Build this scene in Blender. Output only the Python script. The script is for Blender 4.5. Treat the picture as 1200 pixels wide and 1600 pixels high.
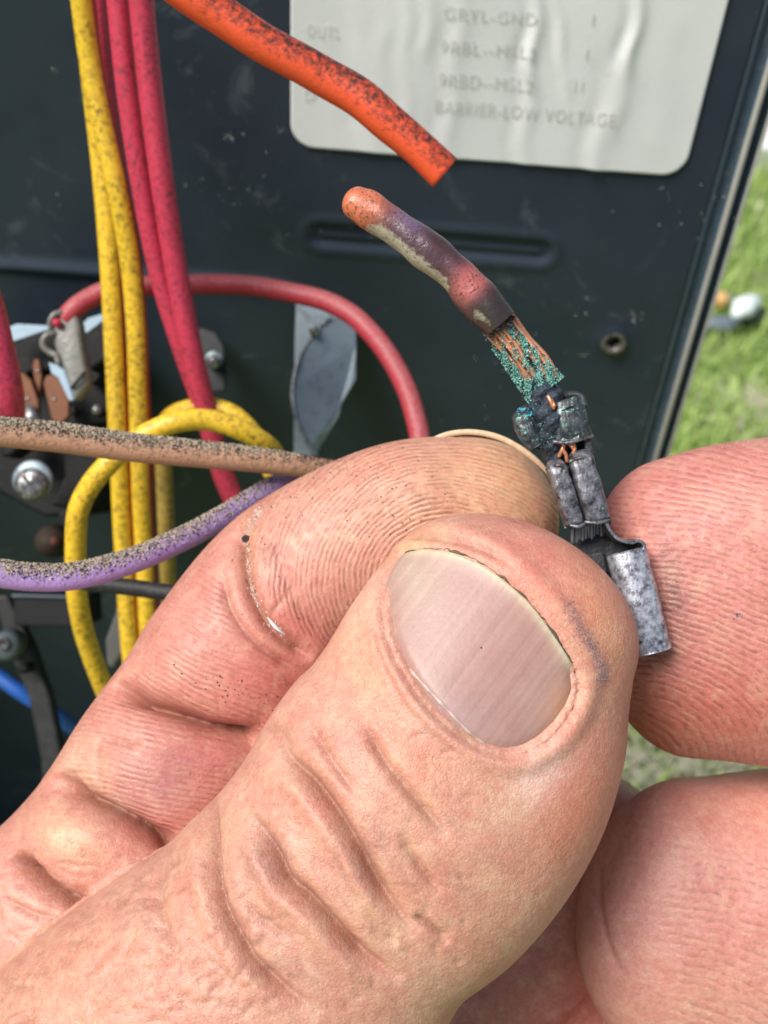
import bpy, math, random
import numpy as np
from mathutils import Vector, Matrix
random.seed(7); RNG = np.random.default_rng(7)
R = math.radians
for o in list(bpy.data.objects): bpy.data.objects.remove(o)
scene = bpy.context.scene
COL = scene.collection

# ------------------------------------------------------------------ camera
H = 0.70                                   # lens height above the lawn (m)
F_PX = 1716.0                              # focal length in pixels of the 1200x1600 photograph
PITCH, ROLL = R(42.3), R(4.4)
CAM = np.array([0.0, 0.0, H])
_up0 = np.array([0, math.sin(PITCH), math.cos(PITCH)])
FWD = np.array([0, math.cos(PITCH), -math.sin(PITCH)])
_x0 = np.array([1.0, 0, 0])
CX = math.cos(ROLL) * _x0 + math.sin(ROLL) * _up0
CY = -math.sin(ROLL) * _x0 + math.cos(ROLL) * _up0
cam_data = bpy.data.cameras.new('camera')
cam = bpy.data.objects.new('camera', cam_data); COL.objects.link(cam)
cam.matrix_world = Matrix([[CX[i], CY[i], -FWD[i], CAM[i]] for i in range(3)] + [[0, 0, 0, 1]])
cam_data.sensor_fit = 'VERTICAL'; cam_data.sensor_height = 24
cam_data.lens = 24 * F_PX / 1600
cam_data.clip_start = 0.005; cam_data.clip_end = 200
cam_data.dof.use_dof = True; cam_data.dof.focus_distance = 0.084
cam_data.dof.aperture_fstop = cam_data.lens / 0.78
scene.camera = cam

# ------------------------------------------------------------------ light
SUN_EL, SUN_AZ = R(56), R(240)             # azimuth measured clockwise from +Y
world = bpy.data.worlds.new('World'); scene.world = world; world.use_nodes = True
wn = world.node_tree; bg = wn.nodes['Background']
sky = wn.nodes.new('ShaderNodeTexSky'); sky.sky_type = 'NISHITA'; sky.sun_disc = False
sky.sun_elevation = SUN_EL; sky.sun_rotation = SUN_AZ
sky.air_density = 1.3; sky.dust_density = 3.0; sky.ozone_density = 0.7
wn.links.new(sky.outputs[0], bg.inputs[0]); bg.inputs[1].default_value = 0.085
sl = bpy.data.lights.new('sun', 'SUN'); sl.energy = 3.3; sl.angle = R(28); sl.color = (1, 0.96, 0.9)
so = bpy.data.objects.new('sun', sl); COL.objects.link(so)
sd = Vector((math.sin(SUN_AZ) * math.cos(SUN_EL), math.cos(SUN_AZ) * math.cos(SUN_EL), math.sin(SUN_EL)))
so.rotation_euler = sd.to_track_quat('Z', 'Y').to_euler(); so.location = (0, 0, 3)
scene.view_settings.view_transform = 'Standard'; scene.view_settings.look = 'None'
scene.view_settings.exposure = 0.41; scene.view_settings.gamma = 1
scene.cycles.use_denoising = True

# ------------------------------------------------------------------ geometry helpers
def P(px, py, d):
    """the place d millimetres in front of the lens seen at (px,py) of the photograph"""
    d = d * 0.001
    return CAM + FWD * d + CX * ((px - 600) / F_PX * d) + CY * (-(py - 800) / F_PX * d)
def proj(V):
    q = V - CAM; z = q @ FWD
    return 600 + (q @ CX) / z * F_PX, 800 - (q @ CY) / z * F_PX, z * 1000
def to_plane_y(px, py, Y):
    a = P(px, py, 100.0) - CAM
    return CAM + a * (Y / a[1])
def tag(o, label=None, cat=None, group=None, kind=None):
    if label: o['label'] = label
    if cat: o['category'] = cat
    if group: o['group'] = group
    if kind: o['kind'] = kind
    return o
def link(name, me, m=None, parent=None, smooth=True):
    o = bpy.data.objects.new(name, me); COL.objects.link(o)
    if m is not None: me.materials.append(m)
    if smooth: me.polygons.foreach_set('use_smooth', [True] * len(me.polygons))
    if parent is not None:
        o.parent = parent; o.matrix_parent_inverse = Matrix.Translation(parent.location).inverted()
    return o
def empty(name, loc, *a, **k):
    o = bpy.data.objects.new(name, None); COL.objects.link(o); o.location = Vector(loc)
    o.empty_display_size = 0.005
    return tag(o, *a, **k)
class MB:
    def __init__(s): s.v = []; s.f = []; s.n = 0
    def add(s, V, Fc):
        V = np.asarray(V, float); s.v.append(V); s.f += [tuple(int(i) + s.n for i in f) for f in Fc]; s.n += len(V)
    def build(s, name, m, parent=None, smooth=True):
        me = bpy.data.meshes.new(name); me.from_pydata(np.concatenate(s.v).tolist(), [], s.f); me.update()
        return link(name, me, m, parent, smooth)
def unit(v): v = np.asarray(v, float); return v / (np.linalg.norm(v) + 1e-12)
def spline(rows, n):
    """Catmull-Rom through the rows, n samples"""
    A = np.asarray(rows, float); k = len(A)
    A2 = np.vstack([2 * A[0] - A[1], A, 2 * A[-1] - A[-2]])
    dist = np.linalg.norm(np.diff(A[:, :2] if A.shape[1] > 3 else A, axis=0), axis=1) + 1e-9
    cum = np.concatenate([[0], np.cumsum(dist)]); ts = np.linspace(0, cum[-1], n); out = []
    for t in ts:
        i = min(k - 2, max(0, int(np.searchsorted(cum, t, 'right')) - 1)); u = (t - cum[i]) / dist[i]
        p0, p1, p2, p3 = A2[i], A2[i + 1], A2[i + 2], A2[i + 3]
        out.append(0.5 * (2 * p1 + (p2 - p0) * u + (2 * p0 - 5 * p1 + 4 * p2 - p3) * u * u + (3 * p1 - p0 - 3 * p2 + p3) * u ** 3))
    return np.array(out)
def rings_mesh(rings, cap0=True, cap1=True):
    n = len(rings); m = len(rings[0]); V = np.concatenate(rings); Fc = []
    for i in range(n - 1):
        for j in range(m):
            k = (j + 1) % m; Fc.append((i * m + j, (i + 1) * m + j, (i + 1) * m + k, i * m + k))
    if cap0: V = np.vstack([V, rings[0].mean(0)]); c = len(V) - 1; Fc += [(c, j, (j + 1) % m) for j in range(m)]
    if cap1: V = np.vstack([V, rings[-1].mean(0)]); c = len(V) - 1; b = (n - 1) * m; Fc += [(c, b + (j + 1) % m, b + j) for j in range(m)]
    return V, Fc
def loft(rows, n=40, seg=40, cap0=0, cap1=0, expo=2.0, wob=None):
    """rows = px, py, depth mm, half width px, half thickness mm.  cap = length (mm) of a rounded end, 0 = flat"""
    S = spline(rows, n); C = np.array([P(*s[:3]) for s in S])
    T = np.gradient(C, axis=0); T = np.array([unit(t) for t in T])
    A = S[:, 3] / F_PX * S[:, 2] * 0.001; B = S[:, 4] * 0.001
    th = np.linspace(0, 2 * math.pi, seg, endpoint=False)
    cs, sn = np.cos(th), np.sin(th); e = 2.0 / expo
    cs = np.sign(cs) * np.abs(cs) ** e; sn = np.sign(sn) * np.abs(sn) ** e
    rings = []
    def ring(c, t, a, b, q):
        f = unit(FWD - t * (FWD @ t)); w = np.cross(t, f)
        r = np.ones(seg) if wob is None else wob(q, th)
        return c + np.outer(cs * a * r, w) + np.outer(sn * b * r, f)
    if cap0:
        for ph in np.linspace(math.pi / 2 * 0.97, 0, 9)[:-1]:
            rings.append(ring(C[0] - T[0] * cap0 * .001 * math.sin(ph), T[0], A[0] * math.cos(ph), B[0] * math.cos(ph), 0))
    for i in range(n): rings.append(ring(C[i], T[i], A[i], B[i], i / (n - 1)))
    if cap1:
        for ph in np.linspace(0, math.pi / 2 * 0.97, 9)[1:]:
            rings.append(ring(C[-1] + T[-1] * cap1 * .001 * math.sin(ph), T[-1], A[-1] * math.cos(ph), B[-1] * math.cos(ph), 1))
    return rings_mesh(rings)
def tube(pts, r, n=60, seg=20, cap0=0, cap1=0):
    """round tube through px,py,depth points; r in mm (number or list)"""
    k = len(pts); rr = [r] * k if np.isscalar(r) else list(r)
    rows = [(p[0], p[1], p[2], q, q) for p, q in zip(pts, rr)]
    S = spline(rows, n); C = np.array([P(*s[:3]) for s in S]); T = np.gradient(C, axis=0); rings = []
    th = np.linspace(0, 2 * math.pi, seg, endpoint=False)
    Rr = S[:, 3] * .001
    def ring(c, t, q):
        t = unit(t); f = unit(FWD - t * (FWD @ t)); w = np.cross(t, f)
        return c + q * (np.outer(np.cos(th), w) + np.outer(np.sin(th), f))
    if cap0:
        for ph in (1.5, 1.2, .8, .4): rings.append(ring(C[0] - unit(T[0]) * Rr[0] * cap0 * math.sin(ph), T[0], Rr[0] * math.cos(ph)))
    for i in range(n): rings.append(ring(C[i], T[i], Rr[i]))
    if cap1:
        for ph in (.4, .8, 1.2, 1.5): rings.append(ring(C[-1] + unit(T[-1]) * Rr[-1] * cap1 * math.sin(ph), T[-1], Rr[-1] * math.cos(ph)))
    return rings_mesh(rings)
def prism(poly, d, thick, tilt=(0, 0)):
    """solid with a face outline at depth d (mm, number or per-point list) reaching `thick` mm away from the lens"""
    k = len(poly); dd = [d] * k if np.isscalar(d) else d
    a = np.array([P(x, y, z) for (x, y), z in zip(poly, dd)])
    back = a + (FWD + CX * tilt[0] + CY * tilt[1]) * thick * .001
    V = np.vstack([a, back]); Fc = [tuple(range(k)), tuple(range(2 * k - 1, k - 1, -1))]
    Fc += [(j, j + k, (j + 1) % k + k, (j + 1) % k) for j in range(k)]
    return V, Fc
def bevel(o, w_mm, seg=2):
    b = o.modifiers.new('bevel', 'BEVEL'); b.width = w_mm * .001; b.segments = seg; b.limit_method = 'ANGLE'; b.angle_limit = R(35)
    return o
def grains(name, P3, sizes, m, parent, flat=1.0, nrm=None):
    """many tiny uneven chips as one mesh"""
    base = np.array([(0, 0, 1), (.9, 0, 0), (0, .9, .1), (-.8, 0, 0), (0, -1, 0), (0, 0, -.8)], float)
    fc = [(0, 1, 2), (0, 2, 3), (0, 3, 4), (0, 4, 1), (5, 2, 1), (5, 3, 2), (5, 4, 3), (5, 1, 4)]
    V = []; Fc = []
    for i, (p, s) in enumerate(zip(P3, sizes)):
        q = np.linalg.qr(RNG.normal(size=(3, 3)))[0]
        V.append(p + (base * RNG.uniform(.5, 1.3, (6, 1)) * s * .001 * np.array([1, 1, flat])) @ q); Fc += [tuple(a + 6 * i for a in f) for f in fc]
    me = bpy.data.meshes.new(name); me.from_pydata(np.concatenate(V).tolist(), [], Fc); me.update()
    return tag(link(name, me, m, parent, False), kind='stuff')

# ------------------------------------------------------------------ materials
def newmat(name):
    m = bpy.data.materials.new(name); m.use_nodes = True
    return m, m.node_tree.nodes, m.node_tree.links, m.node_tree.nodes['Principled BSDF']
def nz(N, L, scale_mm, detail=4, rough=.6, vec=None, dist=0):
    """noise with features about scale_mm millimetres across"""
    t = N.new('ShaderNodeTexNoise'); t.inputs['Scale'].default_value = 1000 / scale_mm
    t.inputs['Detail'].default_value = detail; t.inputs['Roughness'].default_value = rough; t.inputs['Distortion'].default_value = dist
    if vec is None:
        g = N.new('ShaderNodeNewGeometry'); vec = g.outputs['Position']
    L.new(vec, t.inputs['Vector']); return t.outputs['Fac']
def ramp(N, L, fac, stops):
    r = N.new('ShaderNodeValToRGB'); e = r.color_ramp.elements
    e[0].position, e[0].color = stops[0][0], col4(stops[0][1]); e[1].position, e[1].color = stops[-1][0], col4(stops[-1][1])
    for p, c in stops[1:-1]:
        x = e.new(p); x.color = col4(c)
    L.new(fac, r.inputs['Fac']); return r.outputs['Color']
def col4(c):
    if np.isscalar(c): c = (c, c, c)
    return (*c, 1) if len(c) == 3 else c
def mix(N, L, fac, a, b, mode='MIX'):
    m = N.new('ShaderNodeMix'); m.data_type = 'RGBA'; m.blend_type = mode
    for s, v in ((0, fac), (6, a), (7, b)):
        if hasattr(v, 'is_linked'): L.new(v, m.inputs[s])
        else: m.inputs[s].default_value = v if s == 0 else col4(v)
    return m.outputs[2]
def mth(N, L, op, a, b=None, c=None):
    m = N.new('ShaderNodeMath'); m.operation = op
    for i, v in enumerate((a, b, c)):
        if v is None: continue
        if hasattr(v, 'is_linked'): L.new(v, m.inputs[i])
        else: m.inputs[i].default_value = v
    return m.outputs[0]
def bump(N, L, b, height, dist_mm, strength=1.0, prev=None):
    n = N.new('ShaderNodeBump'); n.inputs['Distance'].default_value = dist_mm * .001; n.inputs['Strength'].default_value = strength
    L.new(height, n.inputs['Height'])
    if prev is not None: L.new(prev, n.inputs['Normal'])
    if b is not None: L.new(n.outputs[0], b.inputs['Normal'])
    return n.outputs[0]
def attr(N, name):
    a = N.new('ShaderNodeAttribute'); a.attribute_name = name; return a
def plain(name, c, rough=.5, metal=0, var=.25, vscale=2.0, spec=.5, bmp=0.0, bscale=.5, dirt=None, dirt_amt=.5, dirt_scale=.6, up=0.0):
    """base colour with soft variation, dirt blotches and a little relief; `up` adds settled dust on faces that look up"""
    m, N, L, b = newmat(name)
    n1 = nz(N, L, vscale, 5)
    colr = mix(N, L, n1, tuple(x * (1 - var) for x in c), tuple(min(1, x * (1 + var)) for x in c))
    if dirt is not None:
        n2 = nz(N, L, dirt_scale, 6, .75)
        f = ramp(N, L, n2, [(1 - dirt_amt - .10, 0.0), (1 - dirt_amt + .06, 1.0)])
        f = mth(N, L, 'MULTIPLY', f, ramp(N, L, nz(N, L, dirt_scale * 9, 4, .7), [(.32, .35), (.60, 1.0)]))
        if up:
            g = N.new('ShaderNodeNewGeometry'); s = N.new('ShaderNodeSeparateXYZ'); L.new(g.outputs['Normal'], s.inputs[0])
            k = mth(N, L, 'MULTIPLY_ADD', s.outputs[2], up, 0.0); n3 = mth(N, L, 'ADD', n2, k)
            f = ramp(N, L, n3, [(.55, 0.0), (.8, 1.0)])
        colr = mix(N, L, f, colr, dirt)
    L.new(colr, b.inputs['Base Color'])
    b.inputs['Roughness'].default_value = rough; b.inputs['Metallic'].default_value = metal
    b.inputs['Specular IOR Level'].default_value = spec
    if bmp: bump(N, L, b, nz(N, L, bscale, 4), bmp)
    return m
M = {}
M['red'] = plain('red_insulation', (.56, .040, .085), .5, var=.18, vscale=5, dirt=(.12, .02, .035), dirt_amt=.42, dirt_scale=.6, bmp=.06, bscale=.5)
M['red_deep'] = plain('deep_red_insulation', (.42, .035, .055), .52, var=.15, dirt=(.33, .16, .15), dirt_amt=.45, dirt_scale=.5, up=.16, bmp=.05)
M['yellow'] = plain('yellow_insulation', (.82, .53, .035), .42, var=.12, vscale=6, dirt=(.17, .11, .025), dirt_amt=.43, dirt_scale=.7, bmp=.06, bscale=.5)
M['orange'] = plain('orange_insulation', (.78, .095, .032), .38, var=.12, vscale=5, dirt=(.045, .022, .018), dirt_amt=.3, dirt_scale=.6, up=.26, bmp=.06)
M['tan'] = plain('tan_insulation', (.50, .28, .17), .6, var=.2, dirt=(.07, .05, .035), dirt_amt=.4, dirt_scale=.5, up=.16, bmp=.12, bscale=.3)
M['purple'] = plain('purple_insulation', (.42, .27, .60), .5, var=.15, dirt=(.16, .13, .13), dirt_amt=.4, dirt_scale=.4, up=.18, bmp=.1, bscale=.3)
M['black'] = plain('black_rubber', (.018, .018, .020), .55, dirt=(.09, .075, .06), dirt_amt=.38, dirt_scale=.5, bmp=.05)
M['blue'] = plain('blue_insulation', (.015, .10, .42), .45, bmp=.03)
M['sand'] = plain('sand_grain', (.55, .46, .34), .85, var=.7, vscale=.12)
M['soot'] = plain('soot_grain', (.035, .028, .025), .9, var=.5, vscale=.3)
M['dust_pale'] = plain('pale_chip', (.70, .72, .68), .6, var=.2, vscale=.3)
M['galv'] = plain('galvanised_steel', (.24, .30, .34), .45, metal=.4, var=.2, vscale=4, dirt=(.12, .14, .15), dirt_amt=.38, dirt_scale=2.2, bmp=.03)
M['screw'] = plain('zinc_screw', (.42, .45, .46), .38, metal=.8, var=.5, vscale=.8, dirt=(.09, .06, .05), dirt_amt=.48, dirt_scale=.7, bmp=.05)
M['plastic'] = plain('black_plastic', (.004, .0045, .005), .6, var=.35, vscale=3, spec=.25, dirt=(.028, .026, .024), dirt_amt=.36, dirt_scale=1.2, bmp=.05)
M['sleeve'] = plain('clear_vinyl_sleeve', (.22, .22, .20), .35, var=.3, vscale=2.0, dirt=(.12, .11, .09), dirt_amt=.4, dirt_scale=1.0, bmp=.12, bscale=1)
M['sleeve'].node_tree.nodes['Principled BSDF'].inputs['Transmission Weight'].default_value = .15
M['brass'] = plain('tarnished_copper_tab', (.13, .045, .015), .45, metal=.35, var=.3, vscale=1.5)
M['white'] = plain('pale_label_edge', (.30, .42, .52), .5)
M['chip'] = plain('white_cap', (.74, .85, .85), .4)
M['toolgrey'] = plain('grey_rubber', (.13, .16, .19), .5)
M['tooldark'] = plain('dark_rubber', (.02, .035, .04), .5)
M['toolorange'] = plain('amber_knob', (.55, .33, .11), .4)
M['copper'] = plain('bare_copper', (.88, .33, .17), .32, metal=.6, var=.3, vscale=.5, dirt=(.20, .05, .045), dirt_amt=.36, dirt_scale=.4)
M['burnt'] = plain('charred_copper', (.026, .034, .05), .5, metal=.2, var=.6, vscale=.4, dirt=(.07, .11, .15), dirt_amt=.42, dirt_scale=.3, bmp=.25, bscale=.35)
M['verdigris'] = plain('verdigris_crust', (.24, .62, .48), .9, var=.75, vscale=.35, dirt=(.02, .10, .11), dirt_amt=.44, dirt_scale=.3)
M['tin_dark'] = plain('scorched_tin', (.055, .06, .07), .5, metal=.3, var=.45, vscale=.8, dirt=(.03, .028, .028), dirt_amt=.46, dirt_scale=.7, bmp=.1, bscale=.35)
M['strandgrey'] = plain('tinned_strand', (.25, .27, .32), .4, metal=.6, var=.4, vscale=.3)

def tin(name, pale, dark, amt, scale, extra=None, amt2=.3):
    m, N, L, b = newmat(name)
    f = ramp(N, L, nz(N, L, scale, 7, .75, dist=.15), [(1 - amt - .1, 0.0), (1 - amt + .12, 1.0)])
    c = mix(N, L, f, pale, dark)
    if extra:
        f2 = ramp(N, L, nz(N, L, scale * .7, 6, .75), [(1 - amt2 - .03, 0.0), (1 - amt2 + .05, 1.0)]); c = mix(N, L, f2, c, extra)
    L.new(c, b.inputs['Base Color']); b.inputs['Metallic'].default_value = .55; b.inputs['Roughness'].default_value = .36
    w = N.new('ShaderNodeTexWave'); w.inputs['Scale'].default_value = 900; w.inputs['Distortion'].default_value = 9; w.inputs['Detail'].default_value = 4; g = N.new('ShaderNodeNewGeometry'); L.new(g.outputs['Position'], w.inputs['Vector'])
    n = bump(N, L, None, nz(N, L, .15, 4), .018); n = bump(N, L, None, w.outputs['Fac'], .006, prev=n); bump(N, L, b, nz(N, L, 1.3, 2), .03, prev=n)
    return m
M['tin'] = tin('oxidised_tin', (.62, .64, .70), (.09, .075, .10), .49, .7, (.66, .67, .70), .40)
M['tin_crimp'] = tin('crimp_barrel_tin', (.26, .26, .29), (.035, .03, .035), .50, .8, (.50, .50, .38), .38)
M['tin_wing'] = tin('scorched_wing_tin', (.10, .115, .125), (.03, .03, .035), .52, .7, (.26, .52, .46), .42)

def skin_mat(name):
    m, N, L, b = newmat(name)
    base = attr(N, 'skin').outputs['Color']
    n1 = nz(N, L, 3.5, 5, .65); n2 = nz(N, L, .55, 4, .6)
    c = mix(N, L, .55, base, ramp(N, L, n1, [(.3, (.40, .31, .29)), (.7, (.62, .60, .60))]), 'OVERLAY')
    c = mix(N, L, .42, c, ramp(N, L, n2, [(.3, (.34, .29, .27)), (.7, (.64, .65, .65))]), 'OVERLAY'); c = mix(N, L, .5, c, ramp(N, L, nz(N, L, .20, 3, .7), [(.3, (.33, .30, .28)), (.7, (.64, .65, .66))]), 'OVERLAY')
    c = mix(N, L, ramp(N, L, nz(N, L, 1.3, 5, .7), [(.42, 0.0), (.68, .34)]), c, (.60, .20, .15)); c = mix(N, L, ramp(N, L, nz(N, L, 1.7, 5, .7, dist=.4), [(.50, 0.0), (.72, .35)]), c, (.70, .50, .31))
    ph = attr(N, 'ridge').outputs['Fac']; mk = attr(N, 'ridge_mask').outputs['Fac']
    wob = mth(N, L, 'ADD', mth(N, L, 'MULTIPLY', nz(N, L, 2.6, 2, .5), 7.0), mth(N, L, 'MULTIPLY', nz(N, L, .7, 2, .5), 2.2))
    s = mth(N, L, 'SINE', mth(N, L, 'ADD', ph, wob))
    gap = ramp(N, L, nz(N, L, .8, 3), [(.36, .08), (.56, 1.0)])
    ridge = mth(N, L, 'MULTIPLY', mth(N, L, 'MULTIPLY', s, mk), gap)
    val = mth(N, L, 'POWER', mth(N, L, 'MAXIMUM', mth(N, L, 'MULTIPLY', ridge, -1.0), 0.0), 2.6)
    val = mth(N, L, 'MULTIPLY', mth(N, L, 'MAXIMUM', val, 0.0), attr(N, 'furrow_dark').outputs['Fac'])
    c = mix(N, L, mth(N, L, 'MULTIPLY', val, .80), c, (.17, .075, .05))
    cr = attr(N, 'crease').outputs['Fac']
    c = mix(N, L, mth(N, L, 'MULTIPLY', cr, .72), c, (.22, .08, .045))
    L.new(c, b.inputs['Base Color'])
    b.inputs['Roughness'].default_value = .46
    L.new(mth(N, L, 'MULTIPLY_ADD', n2, .3, .30), b.inputs['Roughness'])
    b.inputs['Subsurface Weight'].default_value = .22; b.inputs['Subsurface Radius'].default_value = (1.0, .35, .2)
    b.inputs['Subsurface Scale'].default_value = .0016
    b.inputs['Specular IOR Level'].default_value = .5
    nb = bump(N, L, None, ridge, .034)
    vo = N.new('ShaderNodeTexVoronoi'); vo.feature = 'DISTANCE_TO_EDGE'; vo.inputs['Scale'].default_value = 1000 / .36
    g = N.new('ShaderNodeNewGeometry'); mp = N.new('ShaderNodeVectorMath'); mp.operation = 'ADD'
    nv = N.new('ShaderNodeTexNoise'); nv.inputs['Scale'].default_value = 1500; L.new(g.outputs['Position'], nv.inputs['Vector'])
    sc = N.new('ShaderNodeVectorMath'); sc.operation = 'SCALE'; sc.inputs['Scale'].default_value = .0007
    L.new(nv.outputs['Color'], sc.inputs[0]); L.new(g.outputs['Position'], mp.inputs[0]); L.new(sc.outputs[0], mp.inputs[1]); L.new(mp.outputs[0], vo.inputs['Vector'])
    cell = ramp(N, L, vo.outputs['Distance'], [(0.0, 0.0), (.22, 1.0)])
    cell = mth(N, L, 'MULTIPLY', cell, mth(N, L, 'MULTIPLY_ADD', mk, -.9, 1.0))
    c2 = mix(N, L, mth(N, L, 'MULTIPLY_ADD', cell, -.08, .08), c, (.25, .10, .06)); L.new(c2, b.inputs['Base Color'])
    nb = bump(N, L, None, cell, .016, prev=nb)
    nb = bump(N, L, None, nz(N, L, .22, 4, .7), .024, prev=nb)
    bump(N, L, b, nz(N, L, 2.0, 4, .6), .13, prev=nb)
    return m
M['skin'] = skin_mat('skin')

def nail_mat():
    m, N, L, b = newmat('fingernail')
    base = attr(N, 'skin').outputs['Color']
    at = attr(N, 'across').outputs['Fac']
    t = N.new('ShaderNodeTexNoise'); t.noise_dimensions = '1D'; t.inputs['Scale'].default_value = 3; t.inputs['Detail'].default_value = 5; L.new(at, t.inputs['W'])
    c = mix(N, L, .42, base, ramp(N, L, t.outputs['Fac'], [(.3, (.40, .38, .38)), (.7, (.64, .64, .60))]), 'OVERLAY')
    c = mix(N, L, .45, c, ramp(N, L, nz(N, L, 4, 5), [(.3, (.50, .36, .36)), (.7, (.60, .60, .56))]), 'OVERLAY'); c = mix(N, L, .3, c, ramp(N, L, nz(N, L, .3, 5, .7), [(.3, .4), (.7, .6)]), 'OVERLAY')
    L.new(c, b.inputs['Base Color'])
    b.inputs['Roughness'].default_value = .40; b.inputs['Subsurface Weight'].default_value = .2
    b.inputs['Subsurface Radius'].default_value = (1, .5, .35); b.inputs['Subsurface Scale'].default_value = .001
    b.inputs['Specular IOR Level'].default_value = .4
    t2 = N.new('ShaderNodeTexNoise'); t2.noise_dimensions = '1D'; t2.inputs['Scale'].default_value = 5; t2.inputs['Detail'].default_value = 3; L.new(at, t2.inputs['W'])
    n = bump(N, L, None, t2.outputs['Fac'], .014); bump(N, L, b, nz(N, L, .4, 4), .02, prev=n)
    return m
M['nail'] = nail_mat()

# ------------------------------------------------------------------ setting: lawn
def lawn():
    m, N, L, b = newmat('soil_and_thatch')
    c = ramp(N, L, nz(N, L, 60, 6, .7), [(.3, (.10, .16, .03)), (.5, (.17, .26, .06)), (.7, (.34, .31, .20))])
    L.new(c, b.inputs['Base Color']); b.inputs['Roughness'].default_value = .95
    bump(N, L, b, nz(N, L, 12, 6), 6)
    n = 60; xs = np.linspace(-1, 1, n); sgn = np.sign(xs) * np.abs(xs) ** 2.5 * 60
    V = [(x, y, 0) for y in sgn for x in sgn]
    Fc = [(i * n + j, i * n + j + 1, (i + 1) * n + j + 1, (i + 1) * n + j) for i in range(n - 1) for j in range(n - 1)]
    mb = MB(); mb.add(V, Fc); g = mb.build('ground', m); tag(g, 'soil and dead thatch under the lawn', kind='structure')
    # blades
    gm, N, L, b = newmat('grass_blade')
    oi = attr(N, 'blade').outputs['Fac']
    c = ramp(N, L, oi, [(0, (.30, .43, .10)), (.45, (.46, .62, .18)), (.8, (.62, .74, .30)), (.92, (.70, .66, .50)), (1, (.62, .58, .48))])
    L.new(c, b.inputs['Base Color']); b.inputs['Roughness'].default_value = .5
    b.inputs['Subsurface Weight'].default_value = 0.0
    tr = N.new('ShaderNodeBsdfTranslucent'); L.new(c, tr.inputs[0]); ms = N.new('ShaderNodeMixShader'); ms.inputs[0].default_value = .35
    L.new(b.outputs[0], ms.inputs[1]); L.new(tr.outputs[0], ms.inputs[2]); L.new(ms.outputs[0], N['Material Output'].inputs[0])
    K = 60000
    x = RNG.uniform(-.5, 1.3, K); y = RNG.uniform(.16, 1.9, K)
    near = RNG.uniform(size=K) < .35; x[near] = RNG.uniform(-.2, .7, near.sum()); y[near] = RNG.uniform(.2, 1.0, near.sum())
    h = RNG.uniform(.012, .04, K); a = RNG.uniform(0, 2 * math.pi, K); lean = RNG.uniform(.1, 1.0, K) * h; w = RNG.uniform(.0010, .0024, K)
    straw = (np.sin(x * 17 + 1) * np.cos(y * 13) + RNG.normal(0, .5, K)) > .80
    sx, sy, _ = to_ground(1120, 1180); straw |= (np.hypot((x - sx) / .16, (y - sy) / .07) < 1.0) & (RNG.uniform(size=K) < .9)
    hue = np.where(straw, RNG.uniform(.88, 1, K), RNG.uniform(0, .8, K)); h[straw] *= .6
    ax, ay = np.cos(a), np.sin(a); nxx, nyy = -ay, ax
    V = np.zeros((K, 5, 3))
    V[:, 0] = np.stack([x - nxx * w, y - nyy * w, np.zeros(K) + .001], 1); V[:, 1] = np.stack([x + nxx * w, y + nyy * w, np.zeros(K) + .001], 1)
    mx, my = x + ax * lean * .4, y + ay * lean * .4
    V[:, 2] = np.stack([mx + nxx * w * .8, my + nyy * w * .8, h * .6], 1); V[:, 3] = np.stack([mx - nxx * w * .8, my - nyy * w * .8, h * .6], 1)
    V[:, 4] = np.stack([x + ax * lean, y + ay * lean, h * (.95 - .3 * lean / h)], 1)
    me = bpy.data.meshes.new('grass'); idx = np.arange(K) * 5
    q = np.stack([idx, idx + 1, idx + 2, idx + 3], 1); t = np.stack([idx + 3, idx + 2, idx + 4], 1)
    me.from_pydata(V.reshape(-1, 3).tolist(), [], q.tolist() + t.tolist()); me.update()
    at = me.attributes.new('blade', 'FLOAT', 'POINT'); at.data.foreach_set('value', np.repeat(hue, 5).astype(np.float32))
    tag(link('grass', me, gm, None, False), 'bright green lawn grass with straw patches beside the cabinet', 'grass', kind='stuff')
    # pale concrete edging far right
    c0 = to_ground(1168, 262); c1 = to_ground(1420, -300)
    V, Fc = [], []
    x0, y0 = c0[0], c0[1]
    mb = MB(); V = [(x0, y0, .0), (x0 + 3, y0 + .5, .0), (x0 + 3, y0 + 4, .0), (x0, y0 + 4, .0)]; V += [(a, b_, .03) for a, b_, _ in V]
    mb.add(V, [(3, 2, 1, 0), (4, 5, 6, 7), (0, 1, 5, 4), (1, 2, 6, 5), (2, 3, 7, 6), (3, 0, 4, 7)])
    p = mb.build('path', plain('pale_concrete', (.72, .72, .70), .9, var=.12, vscale=30, bmp=1, bscale=6), None, False)
    tag(p, 'pale concrete path at the edge of the lawn', kind='structure')
def to_ground(px, py, z=0.0):
    a = P(px, py, 100) - CAM; return CAM + a * ((z - H) / a[2])
lawn()

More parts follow.
